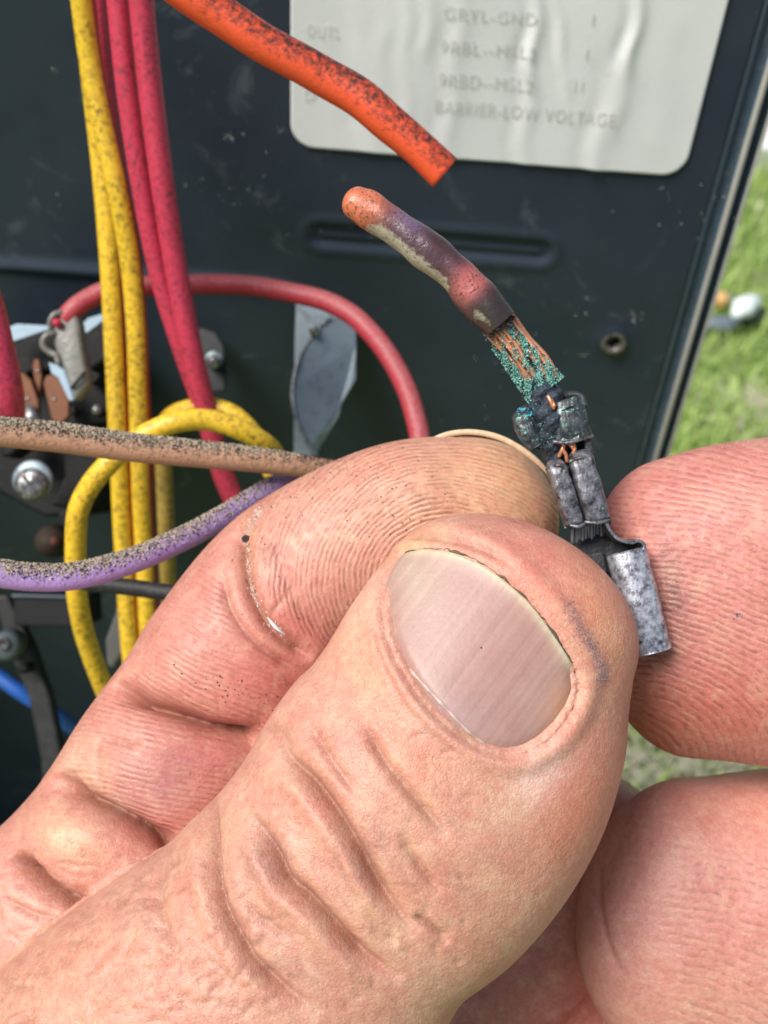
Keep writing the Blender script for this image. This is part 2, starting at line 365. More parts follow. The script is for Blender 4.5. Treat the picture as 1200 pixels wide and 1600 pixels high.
# ------------------------------------------------------------------ the steel cabinet
PY = 0.152                                   # distance of the panel's plane in front of the lens
def pan(px, py, off=0.0): return to_plane_y(px, py, PY - off * .001)
def cabinet():
    m, N, L, b = newmat('slate_painted_steel')
    n1 = nz(N, L, 22, 5, .6)
    c = mix(N, L, n1, (.016, .025, .038), (.042, .058, .080))
    sp = ramp(N, L, nz(N, L, 1.6, 8, .8), [(.66, 0.0), (.74, 1.0)]); c = mix(N, L, mth(N, L, 'MULTIPLY', sp, .25), c, (.20, .23, .25))
    sm = ramp(N, L, nz(N, L, 14, 7, .75, dist=1.5), [(.58, 0.0), (.74, 1.0)]); c = mix(N, L, mth(N, L, 'MULTIPLY', sm, .55), c, (.16, .19, .21))
    L.new(c, b.inputs['Base Color']); L.new(mth(N, L, 'MULTIPLY_ADD', n1, .25, .22), b.inputs['Roughness'])
    b.inputs['Specular IOR Level'].default_value = .3
    n = bump(N, L, None, nz(N, L, .5, 3), .012); bump(N, L, b, nz(N, L, 18, 2), .5, prev=n)
    M['panel'] = m
    root = empty('air_conditioner_cabinet', pan(600, 700), 'dark slate painted steel cabinet panel behind the loose wires, with a bright folded right edge', 'cabinet')
    ex = pan(1200, 150)[0] if False else None
    # right edge as a world-vertical line fitted to the photograph
    e1, e2 = pan(1090, 380), pan(1003, 700); xe = .5 * (e1[0] + e2[0])
    xl = pan(-700, 400)[0]; zt = pan(600, -160)[2]; zb = -.02 + pan(600, 1500)[2]
    # panel sheet with slot emboss and hole: grid with displacement
    nx, nz_ = 340, 520
    X = np.linspace(xl, xe, nx); Z = np.linspace(zt, zt - .26, nz_)
    GX, GZ = np.meshgrid(X, Z)
    s0, s1 = pan(478, 377), pan(868, 384); sz = .5 * (s0[2] + s1[2]); r_ = .0022
    dxs = np.maximum(0, np.maximum(s0[0] + r_ - GX, GX - (s1[0] - r_))); d = np.hypot(dxs, GZ - sz)
    off = -.0007 * np.exp(-(d / .0016) ** 4) + .0006 * np.exp(-(d / .0005) ** 2) + .00030 * np.exp(-((d - .0026) / .0008) ** 2)
    hp = pan(958, 531); dh = np.hypot(GX - hp[0], GZ - hp[2]); off += .0010 * np.exp(-(dh / .0022) ** 2)
    fold = pan(200, 428)[2]; off += .0009 * np.exp(-((GZ - fold) / .0011) ** 2) * (1 / (1 + np.exp((GX - pan(440, 430)[0]) / .002)))
    V = np.stack([GX, PY - off, GZ], -1).reshape(-1, 3)
    keep = lambda i, j: np.hypot(GX[i, j] - hp[0], GZ[i, j] - hp[2]) > .0012
    Fc = [(i * nx + j, (i + 1) * nx + j, (i + 1) * nx + j + 1, i * nx + j + 1) for i in range(nz_ - 1) for j in range(nx - 1) if keep(i, j)]
    mb = MB(); mb.add(V, Fc); p = mb.build('panel', m, root)
    so_ = p.modifiers.new('thick', 'SOLIDIFY'); so_.thickness = .0009; so_.offset = 1 if False else -1
    # folded right edge: profile in (x, y), swept down
    prof = [(0, 0), (.0004, 0), (.0016, .0012), (.0020, .0010), (.0023, .0002), (.0029, -.0004), (.0035, .0000), (.0038, .0012), (.0044, .0016), (.0047, .0006), (.0051, .0006), (.0054, .0020), (.0054, .05), (.0044, .05), (.0044, .0050), (0, .004)]
    k = len(prof); V = []
    for z in (zt, zt - .26):
        V += [(xe + a, PY + c_, z) for a, c_ in prof]
    Fc = [(j, (j + 1) % k, (j + 1) % k + k, j + k) for j in range(k)]
    mb = MB(); mb.add(V, Fc)
    em = plain('edge_paint', (.05, .085, .12), .42, var=.25, vscale=5, spec=.8, dirt=(.15, .16, .15), dirt_amt=.36, dirt_scale=1.5)
    e = mb.build('folded_edge', em, root, False); bevel(e, .35, 3); e['label'] = 'shiny folded right edge of the panel'
    # bright worn highlight bead
    for q0, q1 in ((.0029, .00045), (.0049, .00025)):
     V, Fc = rings_mesh([np.array([(xe + q0 + q1 * math.cos(t), PY - .0001 + q1 * math.sin(t), z) for t in np.linspace(0, 2 * math.pi, 12, endpoint=False)]) for z in (zt, zt - .26)])
     mb = MB(); mb.add(V, Fc); mb.build('edge_bead', plain('bare_edge_metal', (.22, .22, .19), .6, metal=.1, var=.2), root)
    # compartment: left wall and floor shelf
    cm = plain('cabinet_inner_paint', (.004, .006, .009), .7, spec=.2, var=.3, vscale=12, bmp=.1)
    mb = MB(); x0 = xl - .002; V = [(x0, PY - .075, zt), (x0, PY + .0, zt), (x0, PY + .0, zt - .26), (x0, PY - .075, zt - .26)]; V += [(x + .001, y, z) for x, y, z in V]
    mb.add(V, [(0, 1, 2, 3), (7, 6, 5, 4), (0, 4, 5, 1), (1, 5, 6, 2), (2, 6, 7, 3), (3, 7, 4, 0)]); mb.build('side_wall', cm, root, False)
    mb = MB(); zf = zt - .25; V = [(xl, PY - .075, zf), (xe, PY - .075, zf), (xe, PY - .001, zf), (xl, PY - .001, zf)]; V += [(x, y, z - .001) for x, y, z in V]
    mb.add(V, [(0, 1, 2, 3), (7, 6, 5, 4), (0, 4, 5, 1), (1, 5, 6, 2), (2, 6, 7, 3), (3, 7, 4, 0)]); mb.build('floor_shelf', cm, root, False)
    # lower body of the machine down to its pad
    mb = MB(); V = [(xl, PY + .012, 0.06), (xe + .0050, PY + .012, .06), (xe + .0050, PY + .15, .06), (xl, PY + .15, .06)]; V += [(x, y, zt - .262) for x, y, z in V]
    mb.add(V, [(3, 2, 1, 0), (4, 5, 6, 7), (0, 1, 5, 4), (1, 2, 6, 5), (2, 3, 7, 6), (3, 0, 4, 7)]); mb.build('lower_body', m, root, False)
    mb = MB(); V = [(xl, PY + .006, zt - .262), (xe - .002, PY + .006, zt - .262), (xe - .002, PY + .15, zt - .262), (xl, PY + .15, zt - .262)]; V += [(x, y, zt) for x, y, z in V]
    mb.add(V, [(3, 2, 1, 0), (4, 5, 6, 7), (0, 1, 5, 4), (1, 2, 6, 5), (2, 3, 7, 6), (3, 0, 4, 7)]); mb.build('inner_body', cm, root, False)
    one_h = loft([(958, 531, 181, 17, 1.6), (958, 532, 183, 15, 1.4)], 6, 20); mb = MB(); th = np.linspace(0, 2 * math.pi, 40, endpoint=False)
    mb.add(*rings_mesh([np.stack([hp[0] + r1 * np.cos(th), np.full(40, PY - .001 + q * .001), hp[2] + r1 * np.sin(th)], 1) for r1, q in ((.0020, -.1), (.0015, -.25), (.0011, .2), (.0010, 2.0))], False, False)); mb.build('hole_rim', plain('bare_hole_rim', (.20, .19, .17), .4, metal=.4, var=.5, vscale=.6, dirt=(.05, .03, .02), dirt_amt=.45, dirt_scale=.5), root)
    # scratches
    pts, sz_ = [], []
    for cx_, cy_, sp_, n_ in ((360, 215, 9, 16), (983, 497, 16, 22), (960, 512, 12, 12), (85, 110, 6, 6), (905, 490, 20, 7), (700, 690, 30, 14), (300, 330, 120, 40), (820, 600, 70, 40), (1060, 330, 50, 20), (390, 300, 40, 14), (440, 205, 5, 5), (560, 390, 60, 5)):
        for _ in range(n_):
            q = pan(cx_ + RNG.normal(0, sp_), cy_ + RNG.normal(0, sp_ * .5), .02); pts.append(q); sz_.append(RNG.uniform(.03, .13))
    grains('paint_chip', pts, sz_, M['dust_pale'], root)
    # pad below
    mb = MB(); V = [(xl - .1, PY - .12, 0), (xe + .05, PY - .12, 0), (xe + .05, PY + .25, 0), (xl - .1, PY + .25, 0)]; V += [(x, y, .06) for x, y, z in V]
    mb.add(V, [(3, 2, 1, 0), (4, 5, 6, 7), (0, 1, 5, 4), (1, 2, 6, 5), (2, 3, 7, 6), (3, 0, 4, 7)])
    tag(mb.build('equipment_pad', plain('pad_concrete', (.33, .33, .31), .9, var=.15, vscale=20), None, False), 'grey concrete pad under the steel cabinet', kind='structure')
    return xe
XE = cabinet()

# ---- paper label
def wrinkle(px, py):
    w = np.zeros_like(px)
    for (x0, y0, x1, y1, s, a) in ((845, -60, 830, 110, 7, .9), (832, 90, 818, 260, 9, .5), (868, 0, 885, 120, 6, .5), (1010, -60, 985, 90, 7, 1.0), (985, 80, 962, 200, 8, .45), (965, 120, 925, 275, 10, .7),
                                   (640, 0, 632, 250, 9, .3), (725, -20, 700, 240, 10, .45), (600, 60, 590, 250, 14, .3), (560, 0, 575, 180, 12, .3), (670, 0, 668, 60, 8, .4), (1050, 40, 1030, 220, 16, .2)):
        s = s * 1.5; t = np.clip((py - y0) / (y1 - y0), 0, 1); xc = x0 + (x1 - x0) * t + 4 * np.sin(py * .05)
        fade = np.exp(-np.maximum(0, np.maximum(y0 - py, py - y1)) ** 2 / 900)
        u = (px - xc) / s; w += a * fade * (np.exp(-u * u) - .55 * np.exp(-(u + 1.7) ** 2))
    return .34 * w + .10 * np.sin(px * .021 + py * .004)
def paper():
    m, N, L, b = newmat('aged_label_paper')
    c = mix(N, L, nz(N, L, 9, 5), (.74, .77, .77), (.84, .86, .84))
    st = ramp(N, L, nz(N, L, 1.5, 6, .7), [(.62, 0.0), (.75, 1.0)]); c = mix(N, L, mth(N, L, 'MULTIPLY', st, .3), c, (.35, .33, .28))
    L.new(c, b.inputs['Base Color']); b.inputs['Roughness'].default_value = .42
    bump(N, L, b, nz(N, L, .6, 4), .03)
    A, B_, C_ = pan(453, 0), pan(1137, 0), pan(1062, 272); Dn = pan(458, 228)
    xl, xr = pan(455, 120)[0], .5 * (B_[0] + pan(1080, 225)[0]); zb = .5 * (C_[2] + Dn[2]); zt = pan(600, -150)[2]
    nx, ny = 200, 120; r = .0034
    X, Z = np.meshgrid(np.linspace(xl, xr, nx), np.linspace(zb, zt, ny))
    for cx_, s in ((xl + r, -1), (xr - r, 1)):
        dx = (X - cx_) * s; dz = (zb + r) - Z; d = np.hypot(dx, dz); k = (dx > 0) & (dz > 0)
        f = np.where(k, np.maximum(dx, dz) / np.maximum(d, 1e-9), 1); X = np.where(k, cx_ + (X - cx_) * f, X); Z = np.where(k, (zb + r) - dz * f, Z)
    V = np.stack([X, np.full_like(X, PY - .0004), Z], -1).reshape(-1, 3)
    px, py, _ = proj(V); V[:, 1] -= (wrinkle(px, py) + .12) * .001
    Fc = [(i * nx + j, i * nx + j + 1, (i + 1) * nx + j + 1, (i + 1) * nx + j) for i in range(ny - 1) for j in range(nx - 1)]
    root = empty('paper_label', pan(760, 150), 'wrinkled off-white paper label with faded typed lines stuck on the dark panel', 'label')
    mb = MB(); mb.add(V, Fc); s = mb.build('sheet', m, root); q = s.modifiers.new('t', 'SOLIDIFY'); q.thickness = .00012; q.offset = -1
    ink = plain('faded_ink', (.66, .665, .645), .6)
    def line(txt, x, y, h_px, x2=None):
        cu = bpy.data.curves.new('t', 'FONT'); cu.body = txt; cu.size = 1.0; cu.resolution_u = 3; cu.space_character = 1.12
        o = bpy.data.objects.new('t', cu); COL.objects.link(o); bpy.context.view_layer.update()
        me = bpy.data.meshes.new_from_object(o.evaluated_get(bpy.context.evaluated_depsgraph_get())); bpy.data.objects.remove(o)
        import bmesh
        bm = bmesh.new(); bm.from_mesh(me); bmesh.ops.triangulate(bm, faces=bm.faces[:])
        for _ in range(2): bmesh.ops.subdivide_edges(bm, edges=[e for e in bm.edges if e.calc_length() > .12], cuts=1, use_grid_fill=True); bmesh.ops.triangulate(bm, faces=bm.faces[:])
        bm.to_mesh(me); bm.free()
        V = np.array([v.co[:] for v in me.vertices]); a = pan(x, y); top = pan(x, y - h_px)[2] - a[2]; k = top / .72
        kx = k if x2 is None else (pan(x2, y)[0] - a[0]) / V[:, 0].max()
        W = np.stack([a[0] + V[:, 0] * kx, np.full(len(V), PY - .0004), a[2] + V[:, 1] * k], 1)
        pxx, pyy, _ = proj(W); W[:, 1] -= (wrinkle(pxx, pyy) + .12 + .20) * .001
        me.vertices.foreach_set('co', W.ravel()); me.update(); link('printed_line', me, ink, root, False)
    line('GRYL-GND', 692, 25, 20, 838); line('1', 918, 34, 19); line('9RBL--MSL2', 686, 77, 20, 838); line('1', 908, 88, 19)
    line('9RBD--MSL2', 684, 129, 21, 832); line('11', 892, 138, 20, 908); line('BARRIER-LOW VOLTAGE,', 678, 171, 21, 968)
    ink = plain('nearly_gone_ink', (.75, .76, .745), .6)
    line('OUTL', 478, 52, 20, 530); line('OUTL', 478, 108, 20, 532); line('D', 474, 152, 18)
paper()

# ------------------------------------------------------------------ parts behind the wires
def one(name, VF, m, parent=None, smooth=True, lab=None):
    mb = MB(); mb.add(*VF); o = mb.build(name, m, parent, smooth)
    if lab: o['label'] = lab
    return o
def disc(px, py, d, r_px, h_mm, dome=.3, seg=28, n=5):
    rows = []; r = r_px / F_PX * d * .001; c = P(px, py, d); rings = []
    th = np.linspace(0, 2 * math.pi, seg, endpoint=False)
    for q, hh in ((1, h_mm), (1, .25 * h_mm), (.92, 0), (.6, -dome * .5), (.25, -dome)):
        rings.append(c + FWD * hh * .001 + r * q * (np.outer(np.cos(th), CX) + np.outer(np.sin(th), CY)))
    return rings_mesh(rings)
def screw_parts(px, py, d, r_px, parent, ang=.5):
    """washer, domed head and a cross slot"""
    one('washer', disc(px + r_px * .15, py - r_px * .25, d + 1.6, r_px * 1.25, .8, .1), M['galv'], parent)
    hd = one('screw_head', disc(px, py, d, r_px, 1.6, .5), M['screw'], parent)
    mb = MB()
    for a in (ang, ang + math.pi / 2):
        ux, uy = math.cos(a) * r_px * .6, math.sin(a) * r_px * .6; vx, vy = -uy * .22, ux * .22
        mb.add(*prism([(px - ux - vx, py - uy - vy), (px + ux - vx, py + uy - vy), (px + ux + vx, py + uy + vy), (px - ux + vx, py - uy + vy)], d - .52, .3))
    mb.build('cross_slot', M['tin_dark'], hd, False)
def components():
    r = empty('contactor', P(90, 640, 165), 'black plastic contactor with copper tabs and a zinc screw at the left', 'contactor')
    b1 = bevel(one('body', prism([(20, 560), (60, 545), (150, 500), (172, 520), (176, 700), (150, 720), (118, 800), (70, 808), (0, 770), (-80, 700), (-80, 600)], 168, 22), M['plastic'], r, False), .5)
    bevel(one('terminal_block', prism([(96, 690), (176, 690), (165, 735), (122, 798), (78, 790), (100, 745)], 160, 9), M['plastic'], r, False), .6)
    bevel(one('cover', prism([(0, 545), (78, 512), (128, 505), (172, 498), (176, 560), (150, 600), (60, 575), (10, 600)], 163, 5), M['plastic'], r, False), .4)
    one('label_strip', prism([(6, 521), (14, 511), (27, 506), (77, 509), (76, 514), (9, 537)], 158, .5), M['white'], r, False, 'pale blue strip on the contactor top')
    one('label_strip', prism([(124, 520), (126, 509), (138, 497), (158, 491), (168, 494), (160, 501), (136, 519)], 159, .5), M['white'], r, False)
    for poly, hx, hy, d in (([(67, 600), (70, 589), (79, 584), (92, 590), (108, 619), (108, 650), (94, 664), (80, 655)], 84, 624, 153), ([(24, 596), (28, 586), (37, 582), (49, 594), (60, 625), (62, 655), (40, 658), (30, 640)], 42, 623, 156), ([(50, 575), (53, 560), (62, 562), (66, 590), (62, 620), (54, 600)], 58, 580, 157)):
        t = bevel(one('copper_tab', prism(poly, d, .9), M['brass'], r, False), .2)
        one('rivet', disc(hx, hy, d - .1, 3.2, .4, .1, 12), M['screw'], t)
    one('post', tube([(44, 640, 156), (50, 652, 155), (56, 668, 156)], [1.0, 1.3, 1.0], 10, 12, 1, 1), M['screw'], r)
    screw_parts(46, 756, 150, 25, r, .9)
    for poly, d, th_ in (([(100, 610), (150, 600), (172, 620), (170, 660), (120, 668)], 158, 6), ([(0, 660), (36, 664), (34, 700), (12, 716), (0, 712)], 158, 6), ([(128, 520), (170, 512), (172, 560), (140, 580), (132, 550)], 159, 4), ([(88, 800), (124, 792), (128, 812), (96, 826)], 166, 5)):
        bevel(one('moulded_block', prism(poly, d, th_), M['plastic'], r, False), .5)
    for x, y in ((108, 640), (150, 640), (24, 690)): one('clamp_screw', disc(x, y, 157, 8, 1.5, .3, 16), M['screw'], r)
    # crimped sleeve on the red lead
    s = empty('sleeved_terminal', P(108, 560, 148), 'clear greyish vinyl sleeve over a push-on terminal at the end of the thick red wire', 'terminal')
    bevel(one('sleeve', prism([(84, 490), (96, 483), (108, 482), (119, 490), (124, 505), (126, 530), (132, 565), (138, 592), (136, 602), (116, 627), (110, 610), (100, 580), (90, 556), (84, 540), (82, 520), (77, 508)], 147, 3.2), M['sleeve'], s, True), 1.2, 4)
    one('sleeve_rib', tube([(112, 606, 146.6), (122, 594, 146.4), (132, 582, 146.6)], .22, 10, 8, 1, 1), M['plastic'], s)
    one('sleeve_mouth', tube([(84, 521, 147), (74, 523, 146.6), (67, 533, 146.6), (69, 543, 146.8), (77, 550, 147), (88, 556, 147), (91, 566, 147)], [.45] * 7, 30, 10, 1, 1), M['sleeve'], s)
    one('sleeve_mouth', tube([(80, 512, 147), (78, 503, 146.6), (84, 492, 146.5), (95, 488, 146.8)], [.4] * 4, 20, 10, 1, 1), M['sleeve'], s)
    one('lead_end', disc(88, 504, 146, 7, 1, .4, 16), M['red'], s)
    bevel(one('blade', prism([(75, 565), (82, 568), (98, 571), (108, 600), (116, 625), (108, 627), (98, 606), (90, 590), (80, 584)], 147.5, .8), M['white'], s, False), .2)
    # capacitor bracket
    k = empty('steel_bracket', P(508, 600, 176), 'grey galvanised steel bracket with a curved flange behind the red wire arc', 'bracket')
    bevel(one('back_plate', prism([(463, 462), (500, 455), (556, 458), (557, 520), (520, 560), (480, 640), (462, 640), (460, 560)], 176, .9), M['galv'], k, False), .2)
    arc = [(515, 498), (500, 509), (486, 528), (472, 549), (463, 573), (457, 605), (458, 633), (464, 657), (474, 680), (484, 698), (494, 712)]
    dz = [173, 172.6, 172, 171, 170, 169.5, 169.3, 169.4, 169.6, 170, 170.3]
    rt = [(500, 697), (516, 672), (530, 650), (533, 632), (549, 605), (556, 592), (557, 540), (556, 490)]
    bevel(one('flange', prism(arc + rt, dz + [171.5, 172, 172.4, 172.6, 173, 173.2, 174, 174.5], .8), M['galv'], k, False), .15)
    n = len(arc); rim = tube([(x, y, z - .2) for (x, y), z in zip(arc, dz)], .28, 50, 10, 1, 1); one('flange_rim', rim, M['screw'], k)
    bevel(one('foot_strip', prism([(459, 640), (468, 668), (490, 712), (484, 720), (459, 716)], 173.5, .8), M['galv'], k, False), .15)
    screw_parts(491, 517, 170.5, 8, k)
    # small screw tab behind the red wires
    t = empty('ground_tab', P(332, 565, 176), 'dull grey rounded metal tab with a screw behind the two red wires', 'tab')
    bevel(one('tab_plate', prism([(300, 516), (318, 512), (338, 520), (350, 540), (354, 575), (352, 612), (318, 614), (300, 590)], 178, 1), plain('dim_steel', (.03, .033, .036), .5, metal=.5, var=.3, vscale=3), t, False), .3)
    screw_parts(332, 564, 174.5, 11, t)
    # lower left clutter
    f = empty('support_strut', P(60, 1060, 175), 'dusty black diagonal metal strut at the lower left', 'strut')
    bevel(one('strut_bar', prism([(-12, 930), (12, 930), (50, 1010), (78, 1090), (100, 1200), (120, 1300), (70, 1300), (64, 1190), (44, 1090), (10, 1010)], 176, 3), plain('dusty_black_metal', (.008, .009, .010), .6, var=.4, dirt=(.04, .04, .04), dirt_amt=.4, dirt_scale=1.5), f, False), .4)
    one('strut_collar', disc(37, 1046, 172, 8, 3, .3, 14), M['plastic'], f)
    c = empty('cross_rail', P(70, 940, 172), 'dark horizontal rail with a faint blue-grey edge under the purple wire', 'rail')
    bevel(one('rail_face', prism([(20, 930), (128, 933), (130, 980), (22, 978)], 172, 12), plain('rail_paint', (.005, .006, .007), .6, spec=.3, var=.3), c, False), .3)
    one('rail_lip', tube([(20, 931, 171.6), (75, 932, 171.6), (128, 934, 171.6)], .3, 10, 8, 1, 1), plain('rail_lip_paint', (.05, .07, .10), .4), c)
    g = bevel(one('grey_clip', prism([(184, 946), (214, 940), (216, 985), (176, 1046), (166, 1040), (164, 1000)], 165, 2), plain('dusty_grey_plastic', (.07, .07, .065), .6, var=.3, vscale=2, dirt=(.05, .05, .04), dirt_amt=.4, dirt_scale=1), None, False), .5)
    tag(g, 'dusty grey plastic clip between the lower ends of the yellow wires', 'clip')
    w = empty('white_bushing', P(8, 1012, 170), 'white round bushing at the left edge beside the diagonal strut', 'bushing')
    one('bushing_ring', disc(6, 1010, 170, 24, 4, .6), plain('white_plastic', (.07, .09, .10), .5, var=.3), w)
    one('bushing_bore', disc(4, 1006, 169, 11, 2, -.4), M['tin_dark'], w)
    kn = empty('rusty_knob', P(80, 842, 172), 'dim rusty brown round knob in the shadow above the purple wire', 'knob')
    one('knob_cap', disc(78, 846, 172, 26, 4, 2.0), plain('rust', (.028, .018, .011), .8, var=.4), kn)
    one('knob_spot', disc(84, 846, 169.6, 8, .5, .4), plain('rust_red', (.08, .02, .012), .7), kn)
components()

# ------------------------------------------------------------------ wires
def wire(name, pts, r, m, label, group=None, n=90, seg=24, cap0=0, cap1=0, cat='wire'):
    o = one(name, tube(pts, r, n, seg, cap0, cap1), m); tag(o, label, cat, group); return o
YG, RG = 'yellow wires in the cabinet', 'red wires in the cabinet'
def stripe_wire(name, pts, r, label, group):
    """yellow insulation with a thin red tracer running along one side"""
    o = wire(name, pts, r, M['yellow'], label, group)
    me = o.data; me.materials.append(M['tracer']); k = [i for i, p in enumerate(me.polygons) if (i % 24) in (0, 1, 22, 23)]
    for i in k: me.polygons[i].material_index = 1
    return o
M['tracer'] = plain('red_tracer', (.48, .045, .012), .45, var=.2, dirt=(.08, .03, .02), dirt_amt=.4, dirt_scale=.8)
stripe_wire('yellow_wire', [(127, -40, 128), (143, 110, 133), (161, 270, 138), (173, 420, 142), (180, 560, 146), (187, 720, 150), (195, 880, 156), (203, 1000, 160), (215, 1120, 165)], 1.38, 'yellow wire with red tracer, the left one of the vertical pair', YG)
stripe_wire('yellow_wire', [(124, -40, 124), (141, 90, 129), (160, 190, 132), (183, 290, 135), (202, 390, 139), (213, 500, 143), (217, 620, 147), (221, 760, 151), (227, 880, 156), (232, 990, 160), (240, 1100, 165)], 1.38, 'yellow wire with red tracer, the right one of the vertical pair', YG)
wire('yellow_wire', [(440, 740, 138), (428, 708, 134), (412, 692, 131), (375, 671, 129), (325, 656, 128), (275, 660, 127), (233, 676, 127), (195, 700, 127), (160, 735, 127), (137, 765, 128), (122, 800, 129), (118, 850, 131), (120, 925, 134), (129, 979, 137), (143, 1024, 140), (160, 1069, 143), (180, 1120, 146)], 1.26, M['yellow'], 'yellow wire looping over in an arch in front of the vertical pair', YG, 140)
wire('yellow_wire', [(256, 660, 150), (275, 645, 148), (300, 637, 147), (335, 636, 146), (372, 652, 146), (405, 690, 147), (425, 740, 149)], 1.2, M['yellow'], 'dusty yellow wire arching just behind the front yellow arch', YG)
wire('yellow_wire', [(254, 690, 160), (257, 760, 162), (260, 830, 164), (262, 900, 167), (266, 980, 170)], 1.25, plain('shaded_yellow_insulation', (.40, .28, .05), .6, dirt=(.10, .08, .03), dirt_amt=.45, dirt_scale=.9), 'short yellow wire, coloured darker for the shade deep behind the purple wire', YG)  # darker copy of the yellow, with shade put into its colour
wire('red_wire', [(181, -40, 124), (198, 130, 129), (222, 290, 134), (250, 430, 139), (285, 545, 143), (318, 640, 147), (345, 735, 151), (372, 800, 154), (400, 860, 158)], 1.34, M['red'], 'dusty red wire, left one of the two thick vertical red wires', RG)
wire('red_wire', [(217, -40, 122), (233, 120, 127), (253, 280, 132), (275, 420, 137), (298, 540, 141), (322, 640, 145), (346, 730, 149.2), (375, 800, 152)], 1.42, M['red'], 'dusty red wire, right one of the two thick vertical red wires', RG)
wire('red_wire', [(148, -40, 133), (157, 60, 136), (170, 180, 141), (192, 320, 147), (214, 480, 153), (224, 640, 158), (228, 800, 163), (236, 960, 168)], 1.1, M['red'], 'thin red wire running behind the vertical yellow pair', RG)
wire('red_wire', [(100, 500, 148), (118, 481, 148), (137, 468, 148.5), (165, 455, 149), (200, 449, 150), (258, 446, 151), (333, 444, 152), (396, 447, 152), (458, 458, 152), (507, 470, 151), (547, 490, 150), (575, 515, 149), (600, 545, 148), (621, 579, 147), (637, 613, 146), (648, 648, 145), (656, 684, 144), (662, 750, 143)], 1.38, M['red_deep'], 'thick red wire bent in a wide arch from the sleeved terminal down behind the finger', RG, 160)
wire('red_wire', [(-60, 380, 122), (-28, 470, 122), (-8, 550, 122), (8, 620, 123), (15, 662, 125), (14, 676, 128)], [2.2, 2.2, 2.2, 2.1, 1.6, 1.3], M['red'], 'fat bright red wire at the left edge above the tan wire', RG)
ow = empty('orange_wire', P(480, 110, 106), 'thick orange wire with a dusty top and cut end in front of the label', 'wire')
def flat_end(q, th): return 1 + .05 * np.sin(3 * th + q * 9) * 0 + .02 * np.sin(q * 30 + th)
one('insulation', loft([(225, -62, 102, 33, 1.9), (300, -8, 103, 31, 1.85), (360, 34, 104, 30, 1.8), (430, 78, 105, 29, 1.8), (500, 116, 106, 29.5, 1.8), (560, 152, 106.5, 30, 1.8), (612, 195, 107, 29, 1.8), (655, 233, 107.5, 27.5, 1.75), (696, 270, 108, 29, 1.55)], 100, 36, 0, 0, 2.1, flat_end), M['orange'], ow)
tw = wire('tan_wire', [(-60, 668, 104), (0, 675, 105), (100, 685, 107), (200, 699, 109), (300, 709, 111), (400, 719, 113), (480, 730, 115), (570, 745, 119)], [1.40, 1.40, 1.45, 1.40, 1.36, 1.3, 1.2, 1.15], M['tan'], 'tan wire with gritty sand on top, crossing from the left edge to the index finger')
pw = wire('purple_wire', [(-60, 888, 101), (0, 897, 102), (60, 903, 103), (120, 900, 104), (200, 879, 106), (280, 845, 109), (350, 808, 112), (420, 766, 116), (478, 737, 119), (500, 742, 122), (530, 775, 126)], [1.3, 1.3, 1.3, 1.28, 1.22, 1.2, 1.2, 1.2, 1.15, 1.05, 1.0], M['purple'], 'purple wire with sandy dust on top, curving up to the index finger')
wire('black_wire', [(70, 902, 122), (150, 911, 122), (220, 920, 122), (300, 931, 122), (380, 940, 124)], .95, M['black'], 'dusty black wire passing in front of the vertical yellow wires')
wire('blue_wire', [(-60, 1015, 182), (-10, 1052, 182), (35, 1084, 182), (80, 1112, 184), (120, 1140, 188), (170, 1160, 195)], 1.25, M['blue'], 'blue wire dimly seen low at the left edge')
def on_wire(o, name, n, m, top=.2, xr=(0, 520), smin=.05, smax=.14):
    me = o.data; me.update(); V = np.array([v.co[:] for v in me.vertices]); Nn = np.array([v.normal[:] for v in me.vertices])
    px, py, _ = proj(V); ok = np.where((Nn @ CY > top) & (Nn @ FWD < .35) & (px > xr[0]) & (px < xr[1]))[0]
    w = (Nn[ok] @ CY - top) * np.clip(1.35 - px[ok] / 420, .08, 1); ii = RNG.choice(ok, n, p=w / w.sum())
    fr = unit_rows(np.stack([RNG.normal(size=n) for _ in range(3)], 1)); t = fr - Nn[ii] * (fr * Nn[ii]).sum(1)[:, None]
    pts = V[ii] + t * .00032 * RNG.uniform(0, 1, (n, 1)) * 1.6 + Nn[ii] * .00002
    grains(name, pts, RNG.uniform(smin, smax, n), m, o)
def unit_rows(a): return a / np.linalg.norm(a, axis=1)[:, None]
on_wire(tw, 'sand_dust', 7500, M['sand'], .1, xr=(0, 470), smin=.035, smax=.125); on_wire(tw, 'soot_dust', 4200, M['soot'], .0)
on_wire(pw, 'sand_dust', 5200, M['sand'], .0, xr=(0, 430), smin=.035, smax=.125); on_wire(pw, 'soot_dust', 2600, M['soot'], -.15, xr=(0, 430))

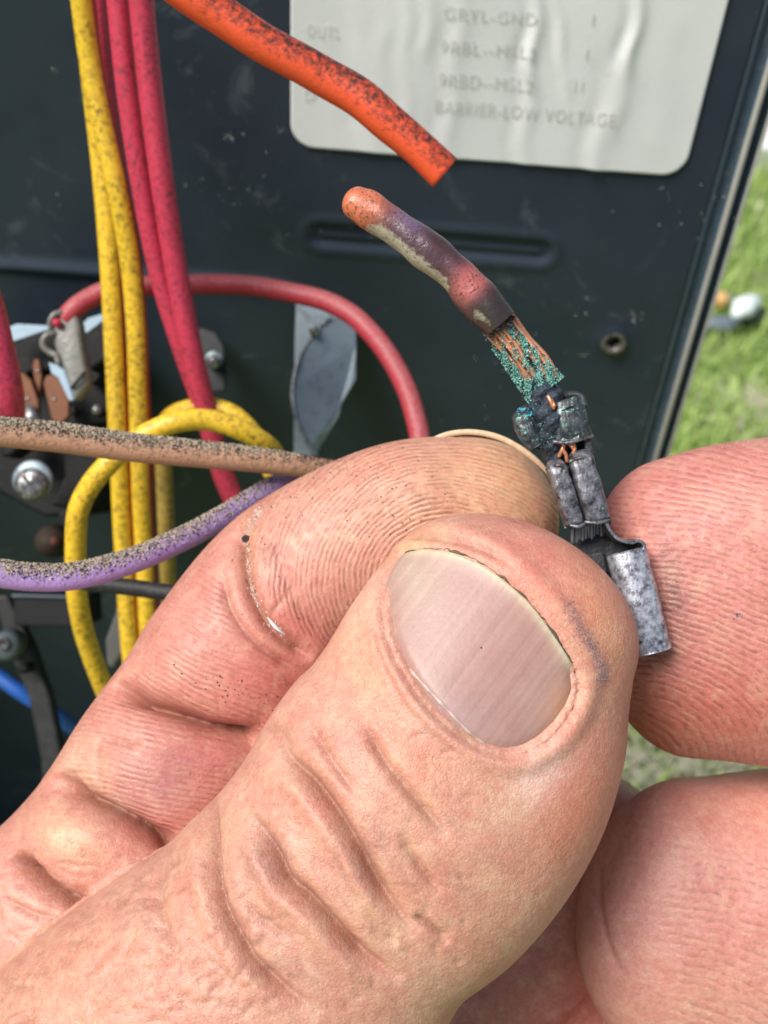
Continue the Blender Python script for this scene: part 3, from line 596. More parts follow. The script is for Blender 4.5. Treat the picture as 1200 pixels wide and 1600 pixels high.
# ------------------------------------------------------------------ the burnt terminal held between the fingers
def paint(me, fn, name='skin'):
    V = np.empty(len(me.vertices) * 3, np.float32); me.vertices.foreach_get('co', V); V = V.reshape(-1, 3).astype(float)
    px, py, d = proj(V); c = fn(px, py, V); a = me.attributes.new(name, 'FLOAT_COLOR', 'POINT')
    a.data.foreach_set('color', np.concatenate([c, np.ones((len(c), 1))], 1).astype(np.float32).ravel())
def gs(px, py, x, y, rx, ry=None, ang=0):
    ry = ry or rx; c, s = math.cos(ang), math.sin(ang); u = (px - x) * c + (py - y) * s; v = -(px - x) * s + (py - y) * c
    return np.exp(-(u / rx) ** 2 - (v / ry) ** 2)
def shell(rows, thick, span, n=40, wob=None, seg=26, e=.8):
    """curled sheet: an open arc from angle span[0] to span[1] swept along rows, `thick` mm thick"""
    S = spline(rows, n); C = np.array([P(*s[:3]) for s in S]); T = np.gradient(C, axis=0); th = np.linspace(span[0], span[1], seg)
    rings = []
    for i in range(n):
        t = unit(T[i]); f = unit(FWD - t * (FWD @ t)); w = -np.cross(t, f); a = S[i, 3] / F_PX * S[i, 2] * .001; b = S[i, 4] * .001
        if w @ CX < 0: w = -w
        g = np.ones(seg) if wob is None else wob(i / (n - 1), th)
        cs = np.sign(np.cos(th)) * np.abs(np.cos(th)) ** e; sn = np.sign(np.sin(th)) * np.abs(np.sin(th)) ** e
        k = thick * .001
        out = C[i] + np.outer(cs * a * g, w) - np.outer(sn * b * g, f); inn = C[i] + np.outer(cs * (a * g - k), w) - np.outer(sn * (b * g - k), f)
        rings.append(np.vstack([out, inn[::-1]]))
    m = len(rings[0]); V = np.concatenate(rings); Fc = []
    for i in range(n - 1):
        for j in range(m):
            k = (j + 1) % m; Fc.append((i * m + j, i * m + k, (i + 1) * m + k, (i + 1) * m + j))
    for base, rev in ((0, False), ((n - 1) * m, True)):
        for j in range(seg - 1):
            q = (base + j, base + j + 1, base + m - 2 - j, base + m - 1 - j); Fc.append(q[::-1] if rev else q)
    return V, Fc
def burnt():
    root = empty('burnt_terminal', P(890, 720, 93), 'charred crimp terminal with green corroded strands on a scorched wire stub, held in the fingers', 'terminal')
    m, N, L, b = newmat('melted_insulation')
    base = attr(N, 'skin').outputs['Color']
    c = mix(N, L, .4, base, ramp(N, L, nz(N, L, .8, 6, .7), [(.3, (.3, .3, .32)), (.7, (.68, .66, .62))]), 'OVERLAY')
    cr = attr(N, 'crust').outputs['Fac']
    f = ramp(N, L, mth(N, L, 'ADD', nz(N, L, .55, 7, .75), mth(N, L, 'MULTIPLY_ADD', cr, .5, -.25)), [(.47, 0.0), (.66, 1.0)])
    c = mix(N, L, mth(N, L, 'MULTIPLY', f, .85), c, (.40, .37, .27))
    sk = ramp(N, L, nz(N, L, .28, 5, .7), [(.54, 0.0), (.62, 1.0)]); c = mix(N, L, mth(N, L, 'MULTIPLY', sk, .8), c, (.05, .03, .025))
    L.new(c, b.inputs['Base Color']); L.new(mth(N, L, 'MULTIPLY_ADD', f, .45, .24), b.inputs['Roughness']); b.inputs['Specular IOR Level'].default_value = .6
    n = bump(N, L, None, nz(N, L, .3, 5, .7), .05); n = bump(N, L, None, f, .04, prev=n); bump(N, L, b, nz(N, L, 1.6, 3), .14, prev=n)
    def wob(q, th): return 1 + .025 * np.sin(q * 17 + 2 * th) + .06 * math.exp(-((q - .72) / .08) ** 2) * np.cos(th - 2.0) + .015 * np.sin(q * 41 + 3 * th)
    st = one('insulation', loft([(557, 317, 92, 26, 1.35), (575, 327, 92, 29, 1.5), (600, 344, 92, 27.5, 1.5), (633, 366, 92, 28.5, 1.5), (668, 392, 92, 30.5, 1.6), (700, 417, 92.2, 28, 1.5), (722, 437, 92.4, 30, 1.6), (742, 461, 92.6, 32, 1.7), (762, 484, 92.8, 31, 1.65), (781, 506, 93, 29, 1.5)], 150, 64, 1.15, 0, 2.0, wob), m, root)
    def fn(px, py, V):
        t = ((px - 557) * .77 + (py - 317) * .64) / 292
        lat = (px - 557) * -.64 + (py - 317) * .77     # + = lower-left side
        orange = np.array([.60, .17, .085]); purple = np.array([.085, .042, .055]); brown = np.array([.055, .025, .018]); pink = np.array([.46, .13, .12])
        w = 1 / (1 + np.exp((t - .13) / .035)); c = purple[None] * (1 - w[:, None]) + orange[None] * w[:, None]
        c = c + gs(px, py, 640, 345, 26, 14, .6)[:, None] * np.array([.10, .08, .15])
        g = np.clip(1.3 * gs(px, py, 737, 440, 26, 36, .8), 0, 1)[:, None]; c = c * (1 - g) + pink * g
        g = np.clip(1.2 * gs(px, py, 766, 492, 30, 24), 0, 1)[:, None] * .75; c = c * (1 - g) + np.array([.045, .038, .035]) * g
        g = np.clip(gs(px, py, 775, 460, 16, 22), 0, 1)[:, None] * .8; c = c * (1 - g) + brown * g
        g = np.clip(gs(px, py, 690, 380, 40, 9, .7), 0, 1)[:, None] * .7; c = c * (1 - g) + brown * g
        g = np.clip((t - .80) / .12, 0, 1)[:, None] * .8; c = c * (1 - g) + np.array([.035, .028, .026]) * g
        return np.clip(c, .012, 1)
    paint(st.data, fn)
    V = np.array([v.co[:] for v in st.data.vertices]); px, py, _ = proj(V); lat = (px - 557) * -.64 + (py - 317) * .77; t = ((px - 557) * .77 + (py - 317) * .64) / 292
    a = st.data.attributes.new('crust', 'FLOAT', 'POINT')
    cv = np.clip((lat + 4) / 14, -1, 1) * np.clip((t - .1) * 10, 0, 1) - 1.3 * np.clip((t - .62) * 9, 0, 1) - .3 * (t < .12) + .75 * gs(px, py, 750, 492, 26, 13, .8) + .7 * gs(px, py, 672, 372, 16, 6, .6) + .30
    a.data.foreach_set('value', np.clip(cv, -1.2, 1).astype(np.float32))
    # strands
    tops = [(763 + i * 5.2, 525 - i * 3.5) for i in range(9)]; bots = [(828 + i * 5.1, 610 - i * 3.0) for i in range(9)]
    for i in range(9):
        (x0, y0), (x1, y1) = tops[i], bots[i]; j = RNG.normal(0, 2.6, 4); dd = 93 + .9 * ((i - 4) / 4.5) ** 2
        x1 += j[0]; pts = [(x0 - 14, y0 - 18, dd + .3), (x0, y0, dd), (x0 * .66 + x1 * .34 + j[1] + 2, y0 * .66 + y1 * .34, dd + j[2] * .08), (x0 * .33 + x1 * .67 + j[3] + 2, y0 * .33 + y1 * .67, dd), (x1, y1, dd)]
        one('copper_strand', tube(pts, .20, 22, 8, 1, 1), M['copper'], root)
    for i in range(9):                                     # back layer
        x0, y0 = 766 + i * 4.6, 524 - i * 3; x1, y1 = 826 + i * 5.4, 610 - i * 3
        one('copper_strand', tube([(x0 - 8, y0 - 12, 94.2), (x0, y0, 94.2), ((x0 + x1) / 2 + RNG.normal(0, 2), (y0 + y1) / 2, 94.3), (x1, y1, 94.2)], .16, 16, 8, 1, 1), M['tin_dark'], root)
    # crust over the strands
    pts, sz = [], []
    while len(pts) < 6500:
        t = RNG.uniform(-.05, 1.05); sd_ = RNG.uniform(-1.15, 1.15)
        dens = .95 * (sd_ > .40) + .9 * (sd_ < -.55) * (t > .25) + .8 * (t > .80) + .10 + .5 * (abs(sd_ - .05) < .12) * (t > .35)
        if RNG.uniform() > dens * (.55 + .45 * math.sin(t * 23 + sd_ * 9)): continue
        cx_ = 779 + (850 - 779) * t; cy_ = 513 + (605 - 513) * t; hw = 21 + 6 * t
        pts.append(P(cx_ + sd_ * hw * .92, cy_ - sd_ * hw * .62, 92.55 + RNG.uniform(-.10, .35) + .75 * sd_ * sd_)); sz.append(RNG.uniform(.03, .085) * (1.7 if RNG.uniform() < .12 else 1))
    sel = RNG.uniform(size=len(pts)); A_ = np.array(pts); B2 = np.array(sz)
    for lo, hi, mm in ((0, .62, M['verdigris']), (.62, .72, plain('pale_verdigris', (.40, .72, .60), .9, var=.4, vscale=.3)), (.72, 1.01, plain('dark_verdigris', (.02, .07, .08), .9, var=.6, vscale=.3))):
        k_ = (sel >= lo) & (sel < hi); grains('verdigris_crust', A_[k_], B2[k_], mm, root)
    rag = [P(781 + RNG.uniform(-1, 1) * 24 + RNG.normal(0, 2), 507 - 0 + (-1) * 0 + RNG.normal(0, 3), 92.3) for _ in range(0)]
    for _ in range(220):
        u_ = RNG.uniform(-1, 1); rag.append(P(783 + u_ * 21 + RNG.normal(0, 3), 509 - u_ * 16 + RNG.normal(0, 3), 91.8 + 1.0 * u_ * u_ + RNG.uniform(-.1, .5)))
    grains('charred_edge', rag, RNG.uniform(.05, .20, len(rag)), M['soot'], root)
    def lump(q, th): return 1 + .12 * np.sin(q * 37 + 3 * th) + .10 * np.sin(q * 23 - 2 * th) + .06 * np.sin(q * 71 + 5 * th)
    one('charred_bundle', loft([(834, 590, 94, 22, 1.0), (847, 612, 93.8, 27, 1.3), (856, 640, 93.5, 25, 1.3), (862, 670, 93.5, 22, 1.2), (868, 705, 94, 19, .9), (876, 735, 94.5, 14, .6)], 90, 40, .8, .3, 2, lump), M['burnt'], root)
    pts, sz, p2, s2 = [], [], [], []
    for _ in range(2600):
        t = RNG.uniform(); s = RNG.uniform(-1.05, 1.05); x = 840 + 26 * t; y = 588 + 110 * t; q = P(x + s * 24, y - s * 7, 92.6 + 1.0 * s * s + RNG.uniform(-.1, .3))
        if RNG.uniform() < .16 * (1.6 - t): p2.append(q); s2.append(RNG.uniform(.03, .10))
        else: pts.append(q); sz.append(RNG.uniform(.04, .15))
    grains('soot_crust', pts, sz, M['burnt'], root)
    grains('verdigris_crust', p2, s2, M['verdigris'], root)
    # scorched wings
    def sheetwob(q, th): return 1 + .03 * np.sin(q * 7 + 2 * th) + .012 * np.sin(5 * th + q * 31)
    wr = one('insulation_wing', shell([(883, 632, 93.8, 22, 1.5), (888, 646, 93.6, 25, 1.5), (893, 665, 93.5, 25, 1.5), (898, 683, 93.6, 24, 1.4)], .22, (-.5, 2.9), 50, sheetwob, e=.5), M['tin_wing'], root, lab='blackened right wing with pale green spots')
    one('insulation_wing', shell([(814, 652, 94.1, 13, 1.2), (819, 662, 94.0, 16, 1.2), (827, 680, 94.0, 16, 1.2), (837, 696, 94.1, 12, 1.1)], .22, (.2, 3.5), 50, sheetwob, e=.6), M['tin_wing'], root, lab='charred left wing')
    one('wing_fold', loft([(880, 622, 95, 10, .4), (893, 617, 94.6, 6, .5), (907, 620, 94.2, 5, .5), (914, 634, 94, 5, .5)], 20, 14, .3, .3), M['tin_dark'], root)
    one('wing_fold', loft([(806, 650, 94.4, 5, .5), (816, 641, 94, 6, .5), (828, 640, 94, 6, .5), (842, 650, 94.2, 6, .5)], 20, 14, .3, .3), M['tin_dark'], root)
    bevel(one('wing_plate', prism([(864, 652), (872, 643), (890, 635), (910, 626), (915, 642), (921, 662), (926, 679), (905, 685), (888, 689), (874, 692), (868, 672)], [92.6, 92.2, 91.9, 92.7, 92.6, 92.5, 92.8, 92.0, 91.9, 92.5, 92.5], .35), M['tin_wing'], root, False, 'flat folded face of the right wing'), .12)
    bevel(one('wing_plate', prism([(799, 652), (806, 644), (818, 640), (828, 644), (838, 662), (849, 692), (841, 700), (829, 705), (815, 691), (806, 670)], [93.4, 93.0, 92.8, 93.0, 92.8, 93.2, 93.3, 93.1, 93.0, 93.2], .35), M['tin_dark'], root, False, 'flat folded face of the charred left wing'), .12)
    for q in ([(866, 690, 92.2), (885, 692, 91.8), (905, 687, 91.9), (925, 681, 92.6)], [(892, 821, 92.1), (903, 823, 91.9), (914, 819, 92.2)], [(916, 816, 91.9), (933, 817, 91.7), (951, 813, 92.1)], [(863, 730, 92.6), (874, 727, 92.2), (886, 731, 92.7)], [(891, 721, 92.3), (908, 715, 92.0), (926, 716, 92.6)]):
        one('bent_lip', tube(q, .17, 16, 8, 1, 1), M['tin_crimp'], root)
    p2 = [P(800 + RNG.uniform(8, 46), 650 + RNG.uniform(-12, 4), 93.2 + RNG.uniform(-.3, .4)) for _ in range(120)]
    grains('verdigris_crust', p2, RNG.uniform(.06, .16, 120), plain('blue_verdigris', (.05, .42, .55), .8, var=.5, vscale=.3), root)
    # neck wall and backplate
    bevel(one('neck_plate', prism([(836, 650), (912, 640), (927, 688), (933, 720), (956, 815), (949, 832), (896, 840), (868, 740), (850, 720)], 95.2, .5), M['tin_dark'], root, False), .15)
    bevel(one('neck_wall', prism([(914, 682), (924, 680), (931, 716), (922, 722), (914, 700)], 92.6, 2.6), M['tin_dark'], root, False), .2)
    for pts in ([(874, 712, 92.8), (879, 701, 92.5), (882, 690, 92.7)], [(879, 702, 92.5), (884, 710, 92.6), (886, 720, 92.8)], [(890, 694, 92.9), (895, 700, 92.6), (899, 708, 92.8)], [(893, 712, 92.8), (898, 702, 92.6), (896, 692, 92.9)], [(857, 620, 92.2), (861, 628, 92.1), (865, 637, 92.2)], [(862, 626, 92.2), (866, 634, 92.1)]):
        one('copper_strand', tube(pts, .17, 12, 8, 1, 1), M['copper'], root)
    # crimp barrel: two rolled wings
    def roll(q, th): return 1 + .012 * np.sin(q * 19 + 2 * th) - .05 * math.exp(-((q - .25) / .06) ** 2)
    one('crimp_roll', loft([(866, 728, 93.6, 12, .9), (871, 738, 93.2, 15.5, 1.05), (880, 764, 93.1, 16, 1.05), (889, 792, 93.1, 15.5, 1.05), (897, 817, 93.2, 15, 1.0)], 50, 36, .25, .1, 4.2, roll), M['tin_crimp'], root, lab='left roll of the crimp barrel')
    one('crimp_roll', loft([(905, 716, 93.4, 17, 1.0), (909, 726, 93.0, 19.5, 1.1), (917, 755, 92.9, 20, 1.1), (926, 785, 92.9, 19.5, 1.1), (933, 811, 93.0, 19, 1.05)], 50, 36, .25, .1, 4.2, roll), M['tin_crimp'], root, lab='right roll of the crimp barrel with yellowish scale')
    one('barrel_shell', shell([(888, 720, 94.2, 38, 1.4), (904, 765, 94.2, 38, 1.5), (918, 816, 94.3, 37, 1.5)], .3, (3.2, 6.2), 40), M['tin_crimp'], root)
    for i in range(12):
        x = 895 + i * 4.8; y = 818 - .25 * i; e = 846 - i * 1.4 + RNG.normal(0, 2)
        one('strand_end', tube([(x - 1, y - 8, 93.6), (x, y, 93.5), (x + RNG.normal(1, .8), e, 94.0 + RNG.normal(0, .1))], .145, 8, 8, 1, 1), M['strandgrey'], root)
    # transition and receptacle
    bevel(one('tongue', prism([(893, 826), (950, 818), (964, 842), (985, 850), (1003, 850), (1012, 862), (1000, 890), (955, 892), (946, 902), (915, 892), (903, 868)], 95.3, .5), M['tin_dark'], root, False), .12)
    cen = spline([(946, 812, 0), (952, 826, 0), (962, 839, 0), (975, 846, 0), (988, 848, 0), (998, 845, 0), (1006, 850, 0), (1007, 858, 0), (998, 863, 0)], 40)[:, :2]
    tn = np.gradient(cen, axis=0); tn /= np.linalg.norm(tn, axis=1)[:, None]; nn = np.stack([-tn[:, 1], tn[:, 0]], 1) * 2.6
    bevel(one('curled_side', prism([tuple(p) for p in (cen + nn)] + [tuple(p) for p in (cen - nn)[::-1]], 92.0, 3.2), M['tin_crimp'], root, False), .12)
    one('receptacle_roll', shell([(977, 862, 93.4, 32, 1.6), (985, 893, 93.2, 32.5, 1.65), (997, 938, 93.0, 32.5, 1.65), (1008, 982, 92.9, 32, 1.65), (1017, 1017, 92.9, 32, 1.6)], .32, (-.7, 3.05), 44, lambda q, th: 1 + .012 * np.sin(q * 15 + 3 * th)), M['tin'], root, lab='right rolled edge of the receptacle, pale oxidised tin')
    bevel(one('receptacle_floor', prism([(905, 885), (950, 880), (1000, 880), (1030, 1015), (990, 1022), (960, 1022), (920, 940)], 95.4, .5), M['tin_dark'], root, False), .12)
    bevel(one('receptacle_step', prism([(902, 868), (943, 862), (950, 896), (914, 902)], 94.6, .6), M['tin_dark'], root, False), .15)
    one('receptacle_roll', shell([(922, 905, 94.6, 30, 1.3), (932, 945, 94.5, 30, 1.3), (950, 1010, 94.3, 30, 1.3)], .3, (.1, 3.8), 36), M['tin_dark'], root, lab='left rolled edge, mostly behind the thumb')
burnt()

# ------------------------------------------------------------------ hands
def mesh_arrays(me):
    V = np.empty(len(me.vertices) * 3, np.float32); me.vertices.foreach_get('co', V)
    E_ = np.empty(len(me.edges) * 2, np.int32); me.edges.foreach_get('vertices', E_)
    Nn = np.empty(len(me.vertices) * 3, np.float32); me.vertices.foreach_get('normal', Nn)
    return V.reshape(-1, 3).astype(float), E_.reshape(-1, 2), Nn.reshape(-1, 3).astype(float)
def smooth(V, E_, it, w=None, lam=.5):
    n = len(V); a, b = E_[:, 0], E_[:, 1]; deg = np.bincount(a, minlength=n) + np.bincount(b, minlength=n); deg = np.maximum(deg, 1)
    w = np.full((n, 1), lam) if w is None else (w * lam)[:, None]
    for _ in range(it):
        S = np.stack([np.bincount(a, V[b, k], n) + np.bincount(b, V[a, k], n) for k in range(3)], 1) / deg[:, None]
        V = V + (S - V) * w
    return V
def evaluated(o):
    dg = bpy.context.evaluated_depsgraph_get(); dg.update(); return bpy.data.meshes.new_from_object(o.evaluated_get(dg))
def fuse(lofts, voxel):
    mb = MB()
    for vf in lofts: mb.add(*vf)
    o = mb.build('tmp', None, None); r = o.modifiers.new('r', 'REMESH'); r.mode = 'VOXEL'; r.voxel_size = voxel; r.adaptivity = 0
    bpy.context.view_layer.update(); me = evaluated(o); bpy.data.objects.remove(o); return me
def subdivided(me):
    o = link('tmp', me); s = o.modifiers.new('s', 'SUBSURF'); s.levels = 1; s.render_levels = 1
    bpy.context.view_layer.update(); m2 = evaluated(o); bpy.data.objects.remove(o); return m2
def pdist(px, py, pl):
    """distance, signed side and position along a polyline, in photograph pixels"""
    best = np.full(len(px), 1e9); side = np.zeros(len(px)); tt = np.zeros(len(px)); L = 0; pl = np.asarray(pl, float)
    seg = np.linalg.norm(np.diff(pl, axis=0), axis=1); tot = seg.sum()
    for i in range(len(pl) - 1):
        dx, dy = pl[i + 1] - pl[i]; u = ((px - pl[i, 0]) * dx + (py - pl[i, 1]) * dy) / (dx * dx + dy * dy); uc = np.clip(u, 0, 1)
        ex, ey = px - pl[i, 0] - uc * dx, py - pl[i, 1] - uc * dy; d = np.hypot(ex, ey); k = d < best
        best[k] = d[k]; side[k] = np.sign(dx * ey - dy * ex)[k]; tt[k] = ((L + uc * seg[i]) / tot)[k]; L += seg[i]
    return best, side, tt
def crease(px, py, pl, w_px, depth, wide_px=0, wide=0, taper=.22, roll=0, ends=None):
    """groove (mm, negative) along a line with an optional broad valley and a raised roll on the + side"""
    pl = spline([(x, y, 0) for x, y in pl], 24)[:, :2]
    out = np.zeros(len(px)); R_ = max(w_px * 4, wide_px * 3.2)
    k = np.where((px > pl[:, 0].min() - R_) & (px < pl[:, 0].max() + R_) & (py > pl[:, 1].min() - R_) & (py < pl[:, 1].max() + R_))[0]
    if not len(k): return out, out
    d, s, t = pdist(px[k], py[k], pl); f = np.clip(t / taper, 0, 1) * np.clip((1 - t) / taper, 0, 1) if taper else 1
    ln = np.exp(-(np.sqrt(d * d + 14) - 3.74) / (w_px * .72)) * f; o = -depth * 1.25 * ln
    wig = 1 + .08 * np.sin(t * 31 + pl[0, 0]) * np.sin(t * 13); o = o * wig
    if wide_px: o = o - wide * (.55 * np.exp(-(d / (wide_px * .45)) ** 2) + .45 * np.exp(-(d / wide_px) ** 2)) * f
    if roll: o = o + roll * np.exp(-((d - wide_px * .95) / (wide_px * .6)) ** 2) * f * f * np.where(s > 0, 1, .45) * (1 - np.exp(-(d / (w_px * 1.6)) ** 2))
    out[k] = o; l2 = np.zeros(len(px)); l2[k] = .85 * np.exp(-(d / (w_px * 1.05)) ** 2) * f; return out, l2
def inside(px, py, poly):
    poly = np.asarray(poly, float); n = len(poly); c = np.zeros(len(px), bool); j = n - 1
    for i in range(n):
        xi, yi = poly[i]; xj, yj = poly[j]
        k = ((yi > py) != (yj > py)) & (px < (xj - xi) * (py - yi) / (yj - yi + 1e-9) + xi); c ^= k; j = i
    return c
def set_attr(me, name, v):
    a = me.attributes.new(name, 'FLOAT', 'POINT'); a.data.foreach_set('value', np.asarray(v, np.float32))
def seg_of(V, curves):
    """index of the digit whose axis is nearest relative to its thickness"""
    best = np.full(len(V), 1e9); idx = np.zeros(len(V), int)
    for i, rows in enumerate(curves):
        S = spline(rows, 30)
        for s in S:
            c = P(*s[:3]); a = s[3] / F_PX * s[2] * .001; b = s[4] * .001; q = V - c
            z = q @ FWD / b; r2 = (q ** 2).sum(1) - (q @ FWD) ** 2; d = np.sqrt(z * z + r2 / (a * a)); k = d < best; best[k] = d[k]; idx[k] = i
    return idx

# --- thumb rows from the knuckle wrist side to the tip; t runs along (0.6,-0.8) from the nail's middle
def tr(t, l, r, d, ht):
    cx_ = 755 + .6 * t + .8 * (l + r) / 2; cy_ = 1010 - .8 * t + .6 * (l + r) / 2
    return (cx_, cy_, d, (r - l) / 2, ht)
THUMB = [tr(-1350, -380, 420, 94, 15), tr(-1050, -330, 370, 91, 13.5), tr(-860, -298, 345, 89.5, 12.5), tr(-737, -264, 330, 88.5, 11.8), tr(-640, -232, 318, 88, 11.2), tr(-560, -210, 308, 87.8, 10.7), tr(-500, -202, 304, 87.6, 10.4), tr(-425, -192, 298, 87.2, 10.2), tr(-331, -200, 326, 87, 10.2), tr(-240, -203, 333, 87, 10), tr(-170, -200, 324, 87.3, 9.6), tr(-100, -204, 298, 87.6, 9.3), tr(-30, -210, 262, 88, 9.0), tr(30, -206, 232, 88.4, 8.6), tr(62, -202, 216, 88.7, 8.2)]
INDEX = [(-190, 1830, 107, 240, 12), (-30, 1600, 104, 215, 11), (95, 1455, 102, 190, 10), (160, 1372, 101, 172, 9.4), (215, 1290, 101, 163, 9), (272, 1200, 101.5, 163, 8.8), (344, 1102, 102.5, 160, 8.8), (402, 1000, 103, 154, 8.6), (453, 930, 103.5, 147, 8.2), (505, 890, 103.5, 144, 8.0), (580, 851, 103, 142, 8.1), (662, 824, 102.5, 140, 8.2), (735, 816, 102, 133, 7.8)]
PALM = [(-420, 1960, 112, 330, 15), (-220, 1740, 109, 300, 14), (-60, 1580, 107, 250, 12), (60, 1480, 106, 200, 9.5)]
MIDDLE = [(200, 1700, 118, 200, 9), (480, 1640, 118, 190, 8.8), (700, 1560, 118, 180, 8.5), (850, 1430, 118, 165, 8.3), (930, 1310, 118, 140, 8)]
RING = [(150, 1900, 121, 210, 9), (480, 1830, 121, 200, 9), (760, 1740, 119, 185, 8.6), (860, 1660, 117, 140, 8)]
NAIL = [(640, 862), (668, 858), (700, 862), (735, 873), (765, 890), (800, 917), (832, 948), (860, 985), (882, 1018), (900, 1050), (904, 1078), (896, 1105), (878, 1135), (852, 1160), (822, 1176), (790, 1180), (755, 1170), (718, 1148), (680, 1115), (648, 1075), (620, 1030), (604, 990), (599, 950), (604, 912), (618, 882), (628, 868)]
FREE = NAIL[0:10]; FOLD = NAIL[9:] + [NAIL[0]]

def left_hand():
    lofts = [loft(THUMB, 70, 72, 0, 7.6, 2.15), loft(INDEX, 70, 64, 0, 8.2, 2.05), loft(PALM, 30, 48, 0, 8, 2.0), loft(MIDDLE, 40, 48, 0, 7, 2), loft(RING, 40, 48, 0, 7, 2)]
    me = fuse(lofts, .00038); V, E_, Nn = mesh_arrays(me); px, py, d = proj(V)
    w = .5 + .5 / (1 + np.exp((px - 60) / 40)); V = smooth(V, E_, 14, w)
    base = (px < 40) & (py > 1380); V = smooth(V, E_, 70, 1 / (1 + np.exp((px + 40) / 30)))
    me.vertices.foreach_set('co', V.astype(np.float32).ravel()); me.update(); me = subdivided(me)
    V, E_, Nn = mesh_arrays(me); px, py, d = proj(V)
    front = np.clip((-(Nn @ FWD)) * 3 + .3, 0, 1); idx = seg_of(V, [THUMB + [tr(160, -110, 120, 89, 6)], INDEX + [(850, 812, 102, 100, 6)], PALM, MIDDLE, RING])
    T, I = (idx == 0) & (d < 101), (idx == 1) | (idx == 2); D = np.zeros(len(V)); Cr = np.zeros(len(V))
    def cz(mask, *a, **k):
        o, l = crease(px, py, *a, **k); D[mask] += o[mask]; Cr[mask] = np.maximum(Cr[mask], l[mask] * min(1, a[2] / .45))
    # thumb knuckle folds
    cz(T, [(428, 1140), (455, 1188), (480, 1212), (525, 1270), (562, 1330), (592, 1385), (630, 1435), (652, 1462)], 7, .50, 28, .42, roll=.36)
    cz(T, [(385, 1262), (412, 1305), (432, 1345), (450, 1378), (480, 1402), (520, 1445), (556, 1484), (594, 1512), (630, 1532)], 7, .52, 28, .45, roll=.40)
    cz(T, [(334, 1215), (331, 1270), (330, 1320), (336, 1380), (350, 1425), (374, 1470), (405, 1512), (450, 1550), (505, 1585)], 6.5, .42, 26, .34, roll=.28)
    cz(T, [(380, 1395), (395, 1425), (425, 1448), (460, 1470)], 5, .12, 18, .15)
    cz(T, [(262, 1330), (250, 1370), (248, 1410), (262, 1460), (290, 1500)], 6, .14, 20, .15)
    cz(T, [(566, 1120), (600, 1187), (637, 1233), (679, 1283), (706, 1312)], 5.5, .26, 20, .22, roll=.08)
    cz(T, [(622, 1300), (645, 1338), (670, 1372), (690, 1400)], 5, .20, 16, .10)
    cz(T, [(478, 1118), (500, 1160), (530, 1205), (560, 1245)], 4.5, .14, 18, .12)
    cz(T, [(645, 1430), (672, 1448), (704, 1474)], 4, .28, 16, .12)
    cz(T, [(405, 1130), (432, 1140), (452, 1165)], 8, .12, 18, .12, taper=.3)
    cz(T, [(560, 1400), (590, 1450), (620, 1480)], 4, .08, 14, .06); cz(T, [(520, 1320), (545, 1380), (575, 1420)], 4, .08, 14, .08)
    for _ in range(110):
        x, y = RNG.uniform(300, 720), RNG.uniform(1130, 1560)
        if (x - 755) * .6 - (y - 1010) * .8 > -120: continue
        a = RNG.normal(1.02, .35); l = RNG.uniform(12, 48); a += RNG.choice([0, 0, -1.3]); cz(T, [(x, y), (x + l * .5 * math.cos(a) + RNG.normal(0, 2), y + l * .5 * math.sin(a)), (x + l * math.cos(a + .2), y + l * math.sin(a + .2))], 3.2, RNG.uniform(.02, .075), taper=.35)
    for _ in range(220):
        x, y = RNG.uniform(0, 420), RNG.uniform(1330, 1600); a = RNG.normal(-.55, .5); l = RNG.uniform(15, 60)
        cz(T, [(x, y), (x + l * .5 * math.cos(a), y + l * .5 * math.sin(a) + RNG.normal(0, 3)), (x + l * math.cos(a), y + l * math.sin(a))], 4, RNG.uniform(.03, .10), taper=.3)
    # nail bed
    ins = inside(px, py, NAIL) & T; dn, _, _ = pdist(px, py, NAIL + [NAIL[0]]); df, _, tf = pdist(px, py, FOLD); de, _, te = pdist(px, py, FREE)
    D[ins] -= .55 * np.clip(dn[ins] / 14, 0, 1); o = T & ~ins
    D[o] -= .30 * np.exp(-(dn[o] / 7) ** 2)
    D[o] += (.30 * np.exp(-((df[o] - 17) / 17) ** 2)) / (1 + np.exp((df[o] - de[o] - 4) / 7))
    D[o] += .26 * np.exp(-((de[o] - 34) / 16) ** 2) / (1 + np.exp((de[o] - df[o]) / 7))
    cz(T, [(628, 850), (660, 838), (700, 842), (740, 852), (775, 868), (810, 895)], 6, .22, 14, .08); pass
    cz(T, [(590, 960), (588, 1000), (606, 1050), (640, 1110), (690, 1160), (740, 1190)], 4, .12, taper=.2)
    # index folds
    cz(I, [(180, 1062), (200, 1082), (235, 1098), (280, 1118), (325, 1137), (372, 1150), (420, 1160)], 7, 1.2, 34, 1.7, taper=.07)
    cz(I, [(88, 1205), (105, 1232), (135, 1250), (170, 1270), (205, 1290), (250, 1315), (300, 1330)], 7, 1.2, 34, 1.7, taper=.07)
    cz(I, [(20, 1335), (40, 1362), (70, 1392), (105, 1412), (140, 1416), (190, 1415)], 8, 1.0, 30, 1.5, taper=.07)
    cz(I, [(150, 1150), (152, 1180), (150, 1210), (160, 1235)], 10, .12, 22, .14, taper=.3); cz(I, [(150, 1150), (190, 1160), (230, 1160)], 8, .10, 18, .15)
    cz(I, [(372, 818), (376, 860), (384, 900), (398, 940), (420, 975), (452, 1005), (490, 1030)], 5, .30, 24, .55, taper=.1)
    cz(I, [(345, 880), (352, 930), (370, 970), (405, 1010), (450, 1040), (490, 1055)], 5, .22, 18, .28)
    cz(I, [(432, 800), (430, 840), (440, 885), (458, 930), (486, 970), (520, 1000)], 6, .05, 18, .16)
